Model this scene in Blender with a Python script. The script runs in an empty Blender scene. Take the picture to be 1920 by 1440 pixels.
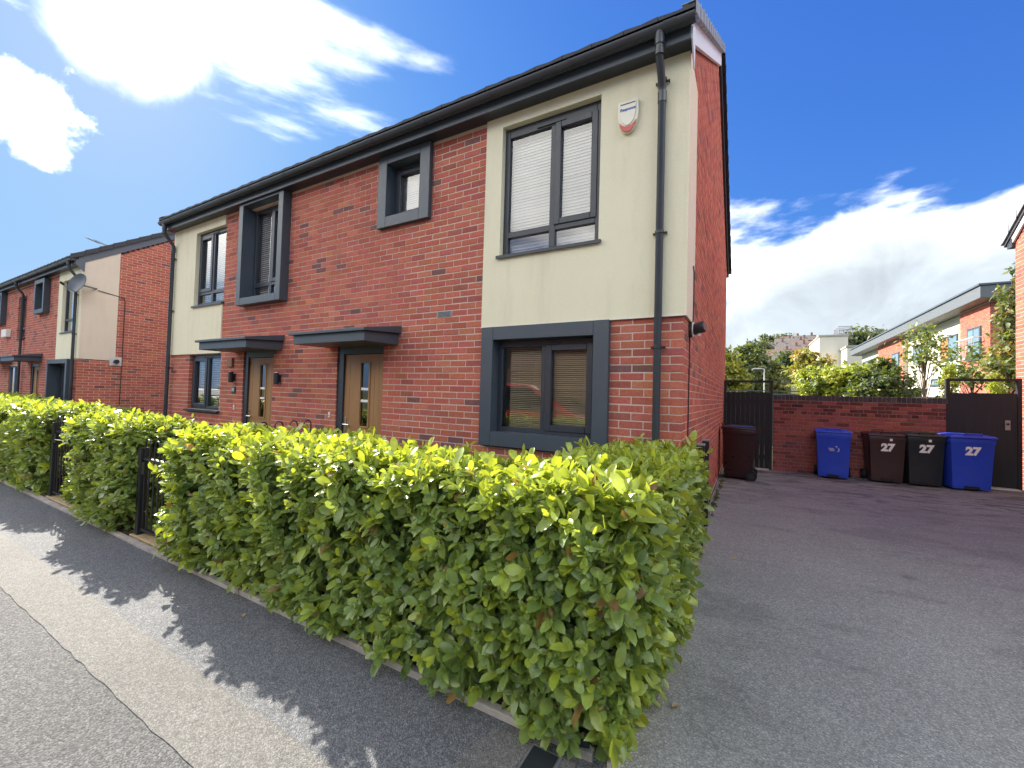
import bpy, bmesh, math, random
import numpy as np
from mathutils import Vector, Matrix

rnd = random.Random(7)
scene = bpy.context.scene
COL = scene.collection
R = math.radians

# ------------------------------------------------------------------ camera
FPX = 782.95                       # focal length in photo pixels (1920 wide)
CAM = np.array([0.5094, -3.9487, 1.5475])
YAW, PITCH, ROLL = R(-29.548), R(1.503), R(1.619)
_f = np.array([math.sin(YAW)*math.cos(PITCH), math.cos(YAW)*math.cos(PITCH), math.sin(PITCH)])
_r = np.array([math.cos(YAW), -math.sin(YAW), 0.0])
_u = np.cross(_r, _f)
CR = math.cos(ROLL)*_r + math.sin(ROLL)*_u
CU = -math.sin(ROLL)*_r + math.cos(ROLL)*_u
CF = _f
cd = bpy.data.cameras.new('camera'); cam = bpy.data.objects.new('camera', cd); COL.objects.link(cam)
cd.sensor_width = 36.0; cd.lens = 36.0*FPX/1920.0; cd.clip_start = 0.05; cd.clip_end = 5000
m = Matrix.Identity(4)
for i in range(3):
    m[i][0] = CR[i]; m[i][1] = CU[i]; m[i][2] = -CF[i]; m[i][3] = CAM[i]
cam.matrix_world = m
scene.camera = cam

def ray(px, py): return CF + (px-960)/FPX*CR - (py-720)/FPX*CU
def atY(px, py, Y): d = ray(px, py); return CAM + (Y-CAM[1])/d[1]*d
def atX(px, py, X): d = ray(px, py); return CAM + (X-CAM[0])/d[0]*d
def atZ(px, py, Z): d = ray(px, py); return CAM + (Z-CAM[2])/d[2]*d

# ------------------------------------------------------------------ light
SUN_AZ, SUN_EL = -75.0, 33.0       # degrees; azimuth from +Y towards +X
SDIR = Vector((math.sin(R(SUN_AZ))*math.cos(R(SUN_EL)), math.cos(R(SUN_AZ))*math.cos(R(SUN_EL)), math.sin(R(SUN_EL))))
sl = bpy.data.lights.new('sun', 'SUN'); sun = bpy.data.objects.new('sun', sl); COL.objects.link(sun)
sl.energy = 2.75; sl.angle = R(0.55); sl.color = (1.0, 0.93, 0.82)
sun.rotation_euler = (-SDIR).to_track_quat('-Z', 'Y').to_euler(); sun.location = (-30, 10, 30)
scene.view_settings.view_transform = 'Standard'; scene.view_settings.look = 'None'
scene.view_settings.gamma = 1.0; scene.view_settings.use_curve_mapping = False
scene.view_settings.exposure = 2.2

world = bpy.data.worlds.new('World'); scene.world = world; world.use_nodes = True
W = world.node_tree; W.nodes.clear()
def wn(t, **k):
    n = W.nodes.new(t)
    for a, b in k.items(): setattr(n, a, b)
    return n
def wmath(op, a, b=None, c=None, clamp=False):
    n = wn('ShaderNodeMath', operation=op); n.use_clamp = clamp
    for i, v in enumerate((a, b, c)):
        if v is None: continue
        if isinstance(v, (int, float)): n.inputs[i].default_value = v
        else: W.links.new(v, n.inputs[i])
    return n.outputs[0]
def wvec(op, a, b=None):
    n = wn('ShaderNodeVectorMath', operation=op)
    for i, v in enumerate((a, b)):
        if v is None: continue
        if isinstance(v, (tuple, list, Vector)): n.inputs[i].default_value = tuple(v)
        else: W.links.new(v, n.inputs[i])
    return n
def wsmooth(x, lo, hi, a=0.0, b=1.0):
    n = wn('ShaderNodeMapRange', interpolation_type='SMOOTHSTEP')
    W.links.new(x, n.inputs[0]); n.inputs[1].default_value = lo; n.inputs[2].default_value = hi
    n.inputs[3].default_value = a; n.inputs[4].default_value = b
    return n.outputs[0]
sky = wn('ShaderNodeTexSky', sky_type='NISHITA'); sky.sun_disc = False
sky.sun_elevation = R(SUN_EL); sky.sun_rotation = R(SUN_AZ); sky.altitude = 100; sky.air_density = 1.0; sky.dust_density = 0.6; sky.ozone_density = 2.2
tc = wn('ShaderNodeTexCoord'); D = wvec('NORMALIZE', tc.outputs['Generated']).outputs[0]
sep = wn('ShaderNodeSeparateXYZ'); W.links.new(D, sep.inputs[0])
dx, dy, dz = sep.outputs
den = wmath('ADD', wmath('MAXIMUM', dz, 0.0), 0.10)
comb = wn('ShaderNodeCombineXYZ'); W.links.new(wmath('DIVIDE', dx, den), comb.inputs[0]); W.links.new(wmath('DIVIDE', dy, den), comb.inputs[1])
def wnoise(vec, scale, detail, rough=0.55, w=0.0, dist=0.0):
    n = wn('ShaderNodeTexNoise', noise_dimensions='4D'); W.links.new(vec, n.inputs['Vector'])
    n.inputs['W'].default_value = w; n.inputs['Scale'].default_value = scale; n.inputs['Detail'].default_value = detail
    n.inputs['Roughness'].default_value = rough; n.inputs['Distortion'].default_value = dist
    return n.outputs['Fac']
def _cp(px, py): d_ = Vector(ray(px, py)).normalized(); return Vector((d_.x/(d_.z+.1), d_.y/(d_.z+.1), 0))
n_big = wnoise(wvec('ADD', comb.outputs[0], _cp(770, 300)-_cp(590, 130)).outputs[0], 0.45, 9, 0.56, w=15.7, dist=0.35)
n_dir = wnoise(D, 5.0, 9, 0.58, w=1.7, dist=0.4)
n_fine = wnoise(D, 16.0, 7, 0.6, w=8.2, dist=0.2)
edge = wmath('ADD', wmath('MULTIPLY', wmath('SUBTRACT', n_dir, 0.5), 0.55), wmath('MULTIPLY', wmath('SUBTRACT', n_fine, 0.5), 0.16))
# scattered cumulus all over the sky
generic = wmath('MULTIPLY', wmath('SUBTRACT', n_big, 0.474), 2.4)
dens = wmath('MULTIPLY', wsmooth(generic, 0.0, 0.22), wsmooth(dz, 0.12, 0.32))
# cloud bank low on one side: its top rises with azimuth
az = wmath('ARCTAN2', dx, dy); el = wmath('ARCSINE', dz)
BANK = [ray(*q) for q in [(1372, 548), (1480, 455), (1620, 392), (1860, 352)]]
ba = [math.atan2(d[0], d[1]) for d in BANK]; be = [math.asin(d[2]/np.linalg.norm(d)) for d in BANK]
cv = wn('ShaderNodeFloatCurve'); cm = cv.mapping.curves[0]
A0, A1 = -0.30, 1.6
def ca(a): return (a-A0)/(A1-A0)
pts = [(ca(A0), 0.02)] + [(ca(a), e) for a, e in zip(ba, be)] + [(ca(1.0), be[-1]+0.01), (ca(1.3), 0.12), (1.0, 0.03)]
cm.points[0].location = pts[0]; cm.points[1].location = pts[-1]
for q in pts[1:-1]: cm.points.new(*q)
cv.mapping.update()
W.links.new(wmath('DIVIDE', wmath('SUBTRACT', az, A0), A1-A0, clamp=True), cv.inputs['Value'])
bank = wmath('ADD', wmath('SUBTRACT', cv.outputs[0], el), wmath('MULTIPLY', edge, 0.26))
bankd = wmath('MULTIPLY', wsmooth(bank, -0.004, 0.020), wsmooth(az, -0.45, -0.2))
bankd = wmath('MULTIPLY', wmath('MULTIPLY', bankd, wsmooth(az, 1.2, 1.55, 1.0, 0.0)), wsmooth(dz, -0.02, 0.0))
# cumulus near the sun; first blob also paints the sun's glare as cloud
def blob(px, py, rad, soft=0.06, amp=0.5):
    d = Vector(ray(px, py)).normalized()
    dot = wvec('DOT_PRODUCT', D, d).outputs['Value']
    ang = wmath('ARCCOSINE', dot)
    v = wmath('ADD', wmath('SUBTRACT', rad, ang), wmath('MULTIPLY', edge, amp))
    return wsmooth(v, -soft*0.35, soft)
clo = None
for b in [(270, 40, 0.07, 0.14, 0.25), (20, 190, 0.05, 0.04, 0.5), (75, 280, 0.028, 0.03, 0.4)]:
    clo = blob(*b) if clo is None else wmath('MAXIMUM', clo, blob(*b))
dens = wmath('MAXIMUM', dens, clo)
sdot_ = wvec('DOT_PRODUCT', D, SDIR).outputs['Value']; sdot = wmath('MAXIMUM', sdot_, 0.0); aw = wmath('MAXIMUM', wmath('MULTIPLY', sdot_, -1.0), 0.0)
glow = wmath('ADD', wmath('MULTIPLY', wmath('POWER', sdot, 14.0), 0.5), wmath('MULTIPLY', wmath('POWER', sdot, 150.0), 6.0))
shade = wmath('ADD', wmath('ADD', 0.62, wmath('MULTIPLY', aw, 0.30)), wmath('MULTIPLY', n_fine, 0.45))
cb = wmath('MULTIPLY', wmath('ADD', shade, glow), 9.3)
def wcol(v, r_, g_, b_):
    c_ = wn('ShaderNodeCombineXYZ')
    for i, k in enumerate((r_, g_, b_)): W.links.new(wmath('MULTIPLY', v, k), c_.inputs[i])
    return c_.outputs[0]
def wmix(f, a, b):
    x = wn('ShaderNodeMix', data_type='RGBA'); W.links.new(f, x.inputs[0]); W.links.new(a, x.inputs[6]); W.links.new(b, x.inputs[7]); return x.outputs[2]
# blue sky with a soft shoulder towards the sun
sc = wn('ShaderNodeSeparateColor'); W.links.new(sky.outputs[0], sc.inputs[0]); cs_ = wn('ShaderNodeCombineXYZ')
for i, (t_, a_, b_) in enumerate(((0.26, 0.80, 0.78), (0.47, 0.76, 1.05), (0.70, 1.0, 1.6))):
    e_ = wmath('EXPONENT', wmath('MULTIPLY', sc.outputs[i], -b_*t_*0.4)); W.links.new(wmath('MULTIPLY', wmath('SUBTRACT', 1.0, e_), a_/0.459), cs_.inputs[i])
full = wmix(wmath('MULTIPLY', dens, 0.97), cs_.outputs[0], wcol(cb, 1.01, 1.0, 0.94))
# the bank: bright rim, grey-blue body with soft billows
n_bil = wnoise(D, 7.0, 8, 0.6, w=5.5, dist=0.8)
body = wmath('ADD', wsmooth(bank, 0.0, 0.10, 2.9, 1.95), wmath('MULTIPLY', wmath('SUBTRACT', n_bil, 0.5), 1.9))
full = wmix(wmath('MULTIPLY', bankd, 0.95), full, wcol(body, 0.95, 1.05, 1.12))
bg = wn('ShaderNodeBackground'); bg.inputs[1].default_value = 0.10
W.links.new(full, bg.inputs[0])
wo = wn('ShaderNodeOutputWorld'); W.links.new(bg.outputs[0], wo.inputs[0])

# ------------------------------------------------------------------ materials
MATS = {}
class NT:
    def __init__(s, name):
        s.m = bpy.data.materials.new(name); s.m.use_nodes = True; s.t = s.m.node_tree; s.t.nodes.clear()
        s.out = s.n('ShaderNodeOutputMaterial'); MATS[name] = s.m
    def n(s, t, **k):
        x = s.t.nodes.new(t)
        for a, b in k.items(): setattr(x, a, b)
        return x
    def l(s, a, b): s.t.links.new(a, b)
    def setin(s, sock, v):
        if v is None: return
        if hasattr(v, 'is_linked') or hasattr(v, 'links'): s.l(v, sock)
        else: sock.default_value = v
    def noise(s, scale, detail=5, rough=0.55, vec=None, dist=0.0, color=False):
        x = s.n('ShaderNodeTexNoise'); x.inputs['Scale'].default_value = scale; x.inputs['Detail'].default_value = detail
        x.inputs['Roughness'].default_value = rough; x.inputs['Distortion'].default_value = dist
        s.l(vec if vec is not None else s.pos(), x.inputs['Vector'])
        return x.outputs['Color' if color else 'Fac']
    def pos(s):
        if not hasattr(s, '_pos'): s._pos = s.n('ShaderNodeNewGeometry').outputs['Position']
        return s._pos
    def scaled(s, sc):
        x = s.n('ShaderNodeMapping'); x.inputs['Scale'].default_value = sc; s.l(s.pos(), x.inputs['Vector']); return x.outputs[0]
    def ramp(s, fac, stops):
        x = s.n('ShaderNodeValToRGB'); e = x.color_ramp.elements
        while len(e) < len(stops): e.new(0.5)
        for i, (p, c) in enumerate(stops):
            e[i].position = p; e[i].color = (c[0], c[1], c[2], 1) if not isinstance(c, (int, float)) else (c, c, c, 1)
        s.l(fac, x.inputs[0]); return x.outputs[0]
    def mix(s, fac, a, b, mode='MIX'):
        x = s.n('ShaderNodeMix', data_type='RGBA', blend_type=mode)
        s.setin(x.inputs[0], fac)
        for i, v in ((6, a), (7, b)):
            if isinstance(v, tuple): x.inputs[i].default_value = (v[0], v[1], v[2], 1)
            else: s.l(v, x.inputs[i])
        return x.outputs[2]
    def math(s, op, a, b=None, clamp=False):
        x = s.n('ShaderNodeMath', operation=op); x.use_clamp = clamp
        s.setin(x.inputs[0], a); s.setin(x.inputs[1], b); return x.outputs[0]
    def bump(s, h, strength=0.3, dist=0.01, nrm=None):
        x = s.n('ShaderNodeBump'); x.inputs['Strength'].default_value = strength; x.inputs['Distance'].default_value = dist
        s.l(h, x.inputs['Height'])
        if nrm is not None: s.l(nrm, x.inputs['Normal'])
        return x.outputs[0]
    def principled(s, col, rough=0.6, metal=0.0, spec=0.5, nrm=None, coat=0.0):
        x = s.n('ShaderNodeBsdfPrincipled')
        if isinstance(col, tuple): x.inputs['Base Color'].default_value = (col[0], col[1], col[2], 1)
        else: s.l(col, x.inputs['Base Color'])
        s.setin(x.inputs['Roughness'], rough); x.inputs['Metallic'].default_value = metal
        x.inputs['Specular IOR Level'].default_value = spec
        x.inputs['Coat Weight'].default_value = coat
        if nrm is not None: s.l(nrm, x.inputs['Normal'])
        return x.outputs[0]
    def done(s, sh): s.l(sh, s.out.inputs[0]); return s.m

def simple(name, col, rough=0.5, metal=0.0, var=0.12, scale=6.0, bump=0.0, bscale=200.0, spec=0.5, coat=0.0, dirt=0.0):
    t = NT(name)
    c2 = tuple(max(0, c*(1-var)) for c in col); c1 = tuple(min(1, c*(1+var)) for c in col)
    c = t.mix(t.noise(scale, 6, 0.65), c2, c1)
    if dirt: c = t.mix(t.math('MULTIPLY', t.ramp(t.noise(3.0, 8, 0.7), [(0.45, 0), (0.75, 1)]), dirt), c, (0.16, 0.13, 0.10))
    r = t.math('ADD', t.math('MULTIPLY', t.noise(14.0, 4), 0.18), rough-0.09)
    nrm = t.bump(t.noise(bscale, 3), bump, 0.004) if bump else None
    return t.done(t.principled(c, r, metal, spec, nrm, coat))

def brick_mat(name, use_object):
    t = NT(name)
    if use_object: c = t.n('ShaderNodeObjectInfo').outputs['Color']
    else:
        a = t.n('ShaderNodeAttribute'); a.attribute_name = 'tint'; c = a.outputs['Color']
    n1 = t.noise(38.0, 8, 0.7); n2 = t.noise(9.0, 5, 0.6)
    c = t.mix(0.75, c, t.ramp(n1, [(0.25, 0.55), (0.5, 0.95), (0.75, 1.35)]), 'MULTIPLY')
    c = t.mix(t.math('MULTIPLY', t.ramp(n2, [(0.52, 0), (0.72, 1)]), 0.20), c, (0.42, 0.24, 0.19))
    h = t.math('ADD', t.math('MULTIPLY', n1, 1.0), t.math('MULTIPLY', t.noise(230.0, 3), 0.6))
    return t.done(t.principled(c, 0.88, 0, 0.25, t.bump(h, 0.55, 0.004)))
brick_mat('brick_obj', True); brick_mat('brick_join', False)
t = NT('mortar'); c = t.mix(t.noise(30, 7, .7), (0.50, 0.385, 0.32), (0.64, 0.51, 0.44)); t.done(t.principled(c, 0.95, 0, 0.15, t.bump(t.noise(260, 4), .6, .004)))
t = NT('mortar_dark'); c = t.mix(t.noise(30, 7, .7), (0.22, 0.16, 0.14), (0.36, 0.27, 0.25)); t.done(t.principled(c, 0.95, 0, 0.15, t.bump(t.noise(260, 4), .6, .004)))
def render_mat(name, a, b):
    t = NT(name); c = t.mix(t.noise(2.2, 7, .65), a, b)
    c = t.mix(t.math('MULTIPLY', t.ramp(t.noise(1.0, 6, .7, vec=t.scaled((4.0, 4.0, 0.5))), [(0.50, 0), (0.78, 1)]), 0.30), c, (0.44, 0.40, 0.31))
    h = t.math('ADD', t.noise(150, 4, .7), t.math('MULTIPLY', t.noise(420, 2), .5))
    c = t.mix(0.5, c, t.ramp(t.noise(190, 3), [(.3, .78), (.7, 1.12)]), 'MULTIPLY')
    return t.done(t.principled(c, 0.92, 0, 0.2, t.bump(h, .55, .006)))
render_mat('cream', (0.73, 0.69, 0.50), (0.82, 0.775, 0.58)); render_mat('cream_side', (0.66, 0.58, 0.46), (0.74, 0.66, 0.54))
simple('anthracite', (0.050, 0.066, 0.086), 0.42, var=.12, bump=.06, dirt=0.08)
simple('anthracite_light', (0.085, 0.108, 0.135), 0.45, var=.1, bump=.06, dirt=0.08)
simple('upvc_dark', (0.030, 0.036, 0.048), 0.38, var=.1, bump=.05)
simple('plastic_black', (0.022, 0.024, 0.028), 0.36, var=.2)
simple('pipe_black', (0.035, 0.042, 0.052), 0.34, var=.2, dirt=.05)
simple('tile', (0.045, 0.047, 0.052), 0.75, var=.3, scale=10, bump=.3)
simple('verge_grey', (0.26, 0.29, 0.33), 0.6, var=.1, dirt=.1)
simple('verge_white', (0.66, 0.70, 0.76), 0.55, var=.06, dirt=.12)
simple('verge_dark', (0.03, 0.033, 0.04), 0.5, var=.15)
simple('white_plastic', (0.74, 0.72, 0.64), 0.42, var=.05, dirt=.06)
simple('alarm_cream', (0.74, 0.71, 0.58), 0.40, var=.04, dirt=.06)
simple('red_lens', (0.45, 0.03, 0.02), 0.22, var=.15)
simple('blue_print', (0.03, 0.09, 0.42), 0.5, var=.1)
simple('chrome', (0.62, 0.62, 0.62), 0.25, metal=1.0, var=.06)
simple('blind_white', (0.88, 0.88, 0.88), 0.55, var=.04)
simple('blind_beige', (0.62, 0.54, 0.39), 0.5, var=.06)
simple('room', (0.30, 0.27, 0.24), 0.9, var=.1)
simple('iron', (0.010, 0.011, 0.014), 0.42, var=.3, bump=.1)
simple('iron_sheen', (0.016, 0.017, 0.021), 0.32, var=.3)
simple('threshold', (0.62, 0.60, 0.54), 0.85, var=.15, scale=10, bump=.3, dirt=.15)
simple('concrete', (0.36, 0.34, 0.30), 0.92, var=.25, scale=14, bump=.5, dirt=.35)
simple('concrete_light', (0.42, 0.39, 0.34), 0.92, var=.35, scale=10, bump=.6, dirt=.6)
simple('buff', (0.50, 0.38, 0.20), 0.9, var=.18, scale=12, bump=.4, dirt=.2)
simple('bark', (0.11, 0.075, 0.05), 0.95, var=.4, scale=25, bump=.6, bscale=60)
simple('twig', (0.085, 0.055, 0.035), 0.95, var=.4, scale=30)
simple('bin_blue', (0.022, 0.068, 0.55), 0.40, var=.22, scale=5, bump=.06, dirt=.12)
simple('bin_brown', (0.050, 0.028, 0.026), 0.38, var=.15, bump=.06, dirt=.06)
simple('bin_maroon', (0.030, 0.007, 0.008), 0.30, var=.15, bump=.06)
simple('bin_black', (0.018, 0.023, 0.027), 0.40, var=.15, bump=.06, dirt=.05)
simple('bin_green', (0.028, 0.045, 0.026), 0.38, var=.15, bump=.06)
simple('rubber', (0.012, 0.012, 0.013), 0.8, var=.3)
simple('white_paint', (0.80, 0.80, 0.79), 0.5, var=.05, dirt=.1)
simple('fascia_grey', (0.125, 0.138, 0.150), 0.5, var=.06)
simple('steel', (0.30, 0.31, 0.33), 0.45, metal=.6, var=.15)
simple('lamp_grey', (0.55, 0.56, 0.56), 0.5, var=.1)
simple('timber_orange', (0.46, 0.17, 0.06), 0.6, var=.2)
simple('soil', (0.055, 0.036, 0.024), 0.98, var=.45, scale=30, bump=.9, bscale=60)
simple('far_roof', (0.15, 0.13, 0.12), 0.9, var=.25, scale=1.5)
simple('far_roof_red', (0.19, 0.115, 0.09), 0.9, var=.25, scale=1.5)
simple('far_wall', (0.34, 0.31, 0.27), 0.9, var=.15, scale=1.5)
simple('far_brick', (0.27, 0.15, 0.115), 0.9, var=.2, scale=2.0)
simple('car_red', (0.55, 0.015, 0.010), 0.25, var=.04, coat=1.0)
simple('car_white', (0.78, 0.78, 0.77), 0.25, var=.03, coat=1.0)
simple('tower_cream', (0.60, 0.57, 0.48), 0.9, var=.12, scale=.4, bump=.2, bscale=20)

def wood_mat(name, a, b, rough=.55, vert=True, dirt=0.0):
    t = NT(name); v = t.scaled((30, 30, 1.2) if vert else (1.2, 30, 30))
    f = t.noise(1.0, 8, .65, vec=v, dist=.8)
    c = t.mix(f, a, b)
    if dirt: c = t.mix(t.math('MULTIPLY', t.noise(2.5, 6, .7), dirt), c, (.05, .05, .05))
    return t.done(t.principled(c, rough, 0, .4, t.bump(f, .25, .003)))
wood_mat('door_oak', (0.23, 0.115, 0.044), (0.38, 0.21, 0.09), .45)
wood_mat('gate_black', (0.010, 0.011, 0.013), (0.030, 0.029, 0.033), .7)
wood_mat('fence_grey', (0.10, 0.105, 0.10), (0.23, 0.23, 0.21), .85, vert=False)
wood_mat('fence_green', (0.055, 0.075, 0.075), (0.10, 0.13, 0.13), .8, vert=False)
wood_mat('fence_tan', (0.22, 0.19, 0.13), (0.38, 0.33, 0.24), .9, vert=False)

# glass: thin pane, reflecting by angle, letting the rest through
def glass_mat(name, tint, base=0.0, ior=1.5, wav=0.0):
    t = NT(name)
    fr = t.n('ShaderNodeFresnel'); fr.inputs[0].default_value = ior
    tr = t.n('ShaderNodeBsdfTransparent'); tr.inputs[0].default_value = (*tint, 1)
    gl = t.n('ShaderNodeBsdfGlossy'); gl.inputs['Roughness'].default_value = 0.0; gl.inputs['Color'].default_value = (1, 1, 1, 1)
    if wav:
        t.l(t.bump(t.noise(3.0, 2), wav, .01), gl.inputs['Normal'])
    mx = t.n('ShaderNodeMixShader'); t.l(t.math('ADD', t.math('MULTIPLY', fr.outputs[0], 2.1), base, clamp=True), mx.inputs[0])
    t.l(tr.outputs[0], mx.inputs[1]); t.l(gl.outputs[0], mx.inputs[2]); return t.done(mx.outputs[0])
glass_mat('glass', (0.93, 0.95, 0.95), 0.03, wav=.02)
glass_mat('glass_obscure', (0.55, 0.60, 0.60), 0.05, wav=.25)
t = NT('frosted'); t.done(t.principled(t.mix(t.noise(8, 4), (.62, .68, .70), (.72, .77, .78)), .25, 0, .5))
t = NT('far_glass'); t.done(t.principled(t.mix(t.noise(.6, 3), (.10, .16, .19), (.25, .36, .40)), .08, 0, .8))
t = NT('car_glass'); t.done(t.principled((.015, .018, .02), .05, 0, .8))

def asphalt(name, dark, light, agg=170.0, bump=.9, stain=None, rough=.8, spec=.4, grain=(.62, 1.35)):
    t = NT(name)
    v = t.n('ShaderNodeTexVoronoi'); v.inputs['Scale'].default_value = agg; t.l(t.pos(), v.inputs['Vector'])
    sep = t.n('ShaderNodeSeparateColor'); t.l(v.outputs['Color'], sep.inputs[0])
    c = t.mix(t.ramp(sep.outputs[0], [(0.0, 0), (0.55, .30), (0.92, .7), (1.0, 1.0)]), dark, light)
    big = t.noise(0.9, 7, .65)
    c = t.mix(0.9, c, t.ramp(big, [(0.3, .86), (.55, 1.0), (.75, 1.12)]), 'MULTIPLY')
    c = t.mix(0.8, c, t.ramp(t.noise(22.0, 8, .8), [(.3, grain[0]), (.5, 1.0), (.7, grain[1])]), 'MULTIPLY')
    if stain:
        f = t.ramp(t.noise(0.7, 7, .75, vec=t.scaled((1.0, 1.9, 1.0)), dist=.6), [(.52, 0), (.60, 1)])
        c = t.mix(t.math('MULTIPLY', f, stain), c, (.045, .045, .042))
        f2 = t.ramp(t.noise(1.6, 7, .7, vec=t.scaled((.8, 2.6, 1.0)), dist=1.2), [(.505, 0), (.575, 1)])
        sy_ = t.n('ShaderNodeSeparateXYZ'); t.l(t.pos(), sy_.inputs[0])
        m_ = t.n('ShaderNodeMapRange', interpolation_type='SMOOTHSTEP'); t.l(sy_.outputs[1], m_.inputs[0]); m_.inputs[1].default_value = 2.0; m_.inputs[2].default_value = 5.5
        c = t.mix(t.math('MULTIPLY', t.math('MULTIPLY', f2, m_.outputs[0]), .62), c, (.05, .05, .046))
        spot = t.n('ShaderNodeTexVoronoi'); spot.inputs['Scale'].default_value = 1.1; t.l(t.pos(), spot.inputs['Vector'])
        c = t.mix(t.math('MULTIPLY', t.ramp(t.math('ADD', spot.outputs['Distance'], t.math('MULTIPLY', t.noise(9, 4), .10)), [(.10, 1), (.16, 0)]), .5), c, (.04, .04, .04))
    h = t.math('ADD', t.math('MULTIPLY', v.outputs['Distance'], -1.0), t.math('MULTIPLY', t.noise(60, 5, .7), .6))
    return t.done(t.principled(c, rough, 0, spec, t.bump(h, bump, .006)))
asphalt('asphalt_dark', (0.075, 0.078, 0.082), (0.27, 0.275, 0.282), 190, .8)
asphalt('asphalt_coarse', (0.045, 0.046, 0.047), (0.19, 0.19, 0.185), 150, .9)
asphalt('asphalt_pale', (0.105, 0.102, 0.094), (0.27, 0.262, 0.24), 190, .8)
asphalt('asphalt_drive', (0.185, 0.198, 0.175), (0.48, 0.505, 0.46), 170, .8, stain=.25, grain=(.80, 1.18))
asphalt('road', (0.05, 0.05, 0.052), (0.17, 0.17, 0.17), 110, 1.0)
t = NT('terrain'); c = t.ramp(t.noise(.04, 8, .6), [(.3, (.045, .065, .022)), (.5, (.075, .09, .035)), (.7, (.14, .12, .07))]); t.done(t.principled(c, .95, 0, .1, t.bump(t.noise(.8, 5), .5, .3)))
t = NT('ground'); c = t.ramp(t.noise(.25, 8, .6), [(.3, (.05, .07, .025)), (.7, (.10, .10, .055))]); t.done(t.principled(c, .95, 0, .1))

def leaf_mat(name, use_object, trans=0.42, gloss=.32, tgain=(2.1, 1.75, 0.55)):
    t = NT(name)
    if use_object: c = t.n('ShaderNodeObjectInfo').outputs['Color']
    else:
        a = t.n('ShaderNodeAttribute'); a.attribute_name = 'tint'; c = a.outputs['Color']
    c = t.mix(.6, c, t.ramp(t.noise(26, 4, .6), [(.3, .72), (.7, 1.22)]), 'MULTIPLY')
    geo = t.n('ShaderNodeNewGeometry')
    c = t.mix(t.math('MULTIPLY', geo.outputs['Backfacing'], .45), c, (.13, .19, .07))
    p = t.principled(c, gloss, 0, .7, t.bump(t.noise(120, 2), .12, .002))
    tl = t.n('ShaderNodeBsdfTranslucent'); t.l(t.mix(1.0, c, (tgain[0], tgain[1], tgain[2]), 'MULTIPLY'), tl.inputs[0])
    mx = t.n('ShaderNodeMixShader'); mx.inputs[0].default_value = trans; t.l(p, mx.inputs[1]); t.l(tl.outputs[0], mx.inputs[2])
    return t.done(mx.outputs[0])
leaf_mat('leaf_obj', True); leaf_mat('leaf_join', False); leaf_mat('leaf_tree', False, .35, .5)

# ------------------------------------------------------------------ mesh helpers
ORG = {}
def tag(o, label=None, cat=None, group=None, kind=None):
    if label: o['label'] = label
    if cat: o['category'] = cat
    if group: o['group'] = group
    if kind: o['kind'] = kind
    return o
def empty(name, loc=(0, 0, 0), label=None, cat=None, group=None, kind=None):
    o = bpy.data.objects.new(name, None); COL.objects.link(o); o.location = loc; o.empty_display_size = .2
    ORG[o.name] = Vector(loc); return tag(o, label, cat, group, kind)
def org(o): return ORG.get(o.name, Vector((0, 0, 0)))

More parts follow.
